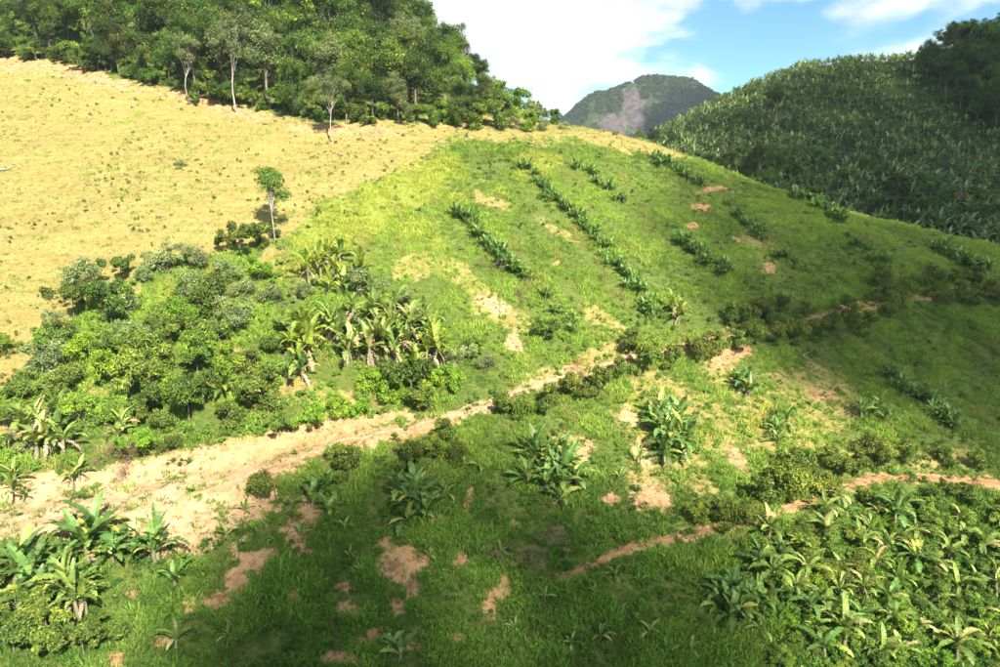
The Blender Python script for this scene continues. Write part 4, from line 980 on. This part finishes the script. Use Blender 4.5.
scr = pmask(px, py, [(40, 330), (110, 270), (300, 245), (420, 280), (470, 380), (400, 430), (250, 460), (0, 480), (-90, 480), (-90, 400)], 16)
lr = pmask(px, py, LRP, 10)
pw = past * np.clip((fbm(x / 6, y / 6, 83, 3) - .45) * .14, 0, .016) + scr * .07 * (1 - soil_w) * (n1 > 0) + lr * .34 + (1 - past) * (1 - scr) * (1 - lr) * (.03 + .10 * sstep(.02, .2, n1 + n7 * .5)) * (.4 + .6 * lushness[:, 0]) + .07 * sstep(.03, .2, n6 + n7 * .5) * (1 - past) * (py > 300)
m = (R.uniform(size=len(x)) < pw * np.clip(1.2 - d / 150, .4, 1)) & ~forest_in & (soil_w < .6)
wc = np.array([.06, .14, .02]) * (1 - tone) + np.array([.21, .34, .045]) * tone
wc = wc * (1 - past[:, None]) + np.array([.15, .155, .04]) * (.7 + .7 * tone) * past[:, None]
scatter('ground_weeds', 'low leafy weeds among the grass and bushes', 'weeds', WEED, np.c_[x, y, z][m], (R.uniform(.35, 1.1, m.sum()) * (1 + .3 * lr[m] + .4 * scr[m]) * (1 - .25 * past[m])), wc[m], .2)
bare = sstep(.45, .8, a_soil + n1 * 1.4)
m = (R.uniform(size=len(x)) < bare * .16) & ~forest_in
cc = np.array([.30, .17, .085]) * R.uniform(.5, 1.35, (len(x), 1)); cc = cc * (1 + np.array([.05, .15, .35]) * R.uniform(0, 1, (len(x), 1)))
scatter('earth_clods', 'small clods and stones on the bare earth', 'clods', CLOD, np.c_[x, y, z][m], .03 + .11 * R.uniform(size=m.sum()) ** 3, cc[m], .5)
m = (R.uniform(size=len(x)) < bare * .04 * (n7 + n1 > -.05)) & ~forest_in
lt = np.array([.26, .20, .09]) * R.uniform(.6, 1.2, (len(x), 1)); lt = np.where(R.uniform(size=(len(x), 1)) < .45, np.array([.09, .17, .03]), lt)
scatter('verge_grass', 'sparse tufts breaking up the bare earth', 'grass', SHORT, np.c_[x, y, z][m], R.uniform(.4, 1.3, m.sum()), lt[m], .3)
print('tris of slope points', len(x))

# ------------------------------------------------------------------ labels
W1 = ['first', 'second', 'third', 'fourth', 'fifth', 'sixth', 'seventh', 'eighth', 'ninth', 'tenth', 'eleventh', 'twelfth', 'thirteenth', 'fourteenth', 'fifteenth', 'sixteenth', 'seventeenth', 'eighteenth', 'nineteenth', 'twentieth']
T10 = {2: 'twenty', 3: 'thirty', 4: 'forty'}
def ordinal(i):
    if i < 20: return W1[i]
    t, u = divmod(i + 1, 10); return {2: 'twentieth', 3: 'thirtieth', 4: 'fortieth'}[t] if u == 0 else T10[t] + '-' + W1[u - 1]
for (cl, noun, extra), it in ITEMS.items():
    if extra == 'row':
        for i, (o, px, py) in enumerate(sorted(it, key=lambda q: q[2])): o['label'] = '%s %s from the top in the %s' % (ordinal(i), noun, cl)
    elif extra in ('clump', 'line') or len(it) < 9:
        for i, (o, px, py) in enumerate(sorted(it, key=lambda q: q[1])): o['label'] = '%s %s from the left in the %s' % (ordinal(i), noun, cl)
    else:
        it = sorted(it, key=lambda q: q[2]); per = max(6, int(math.ceil(math.sqrt(len(it) * 1.6))))
        for b in range(0, len(it), per):
            for i, (o, px, py) in enumerate(sorted(it[b:b + per], key=lambda q: q[1])):
                o['label'] = '%s, %s from left in the %s tier down, %s' % (noun, ordinal(i), ordinal(b // per), cl)

for o in bpy.data.objects:
    if 'label' in o and len(o['label'].replace('-', ' ').split()) > 16: print('LONG', o['label'])
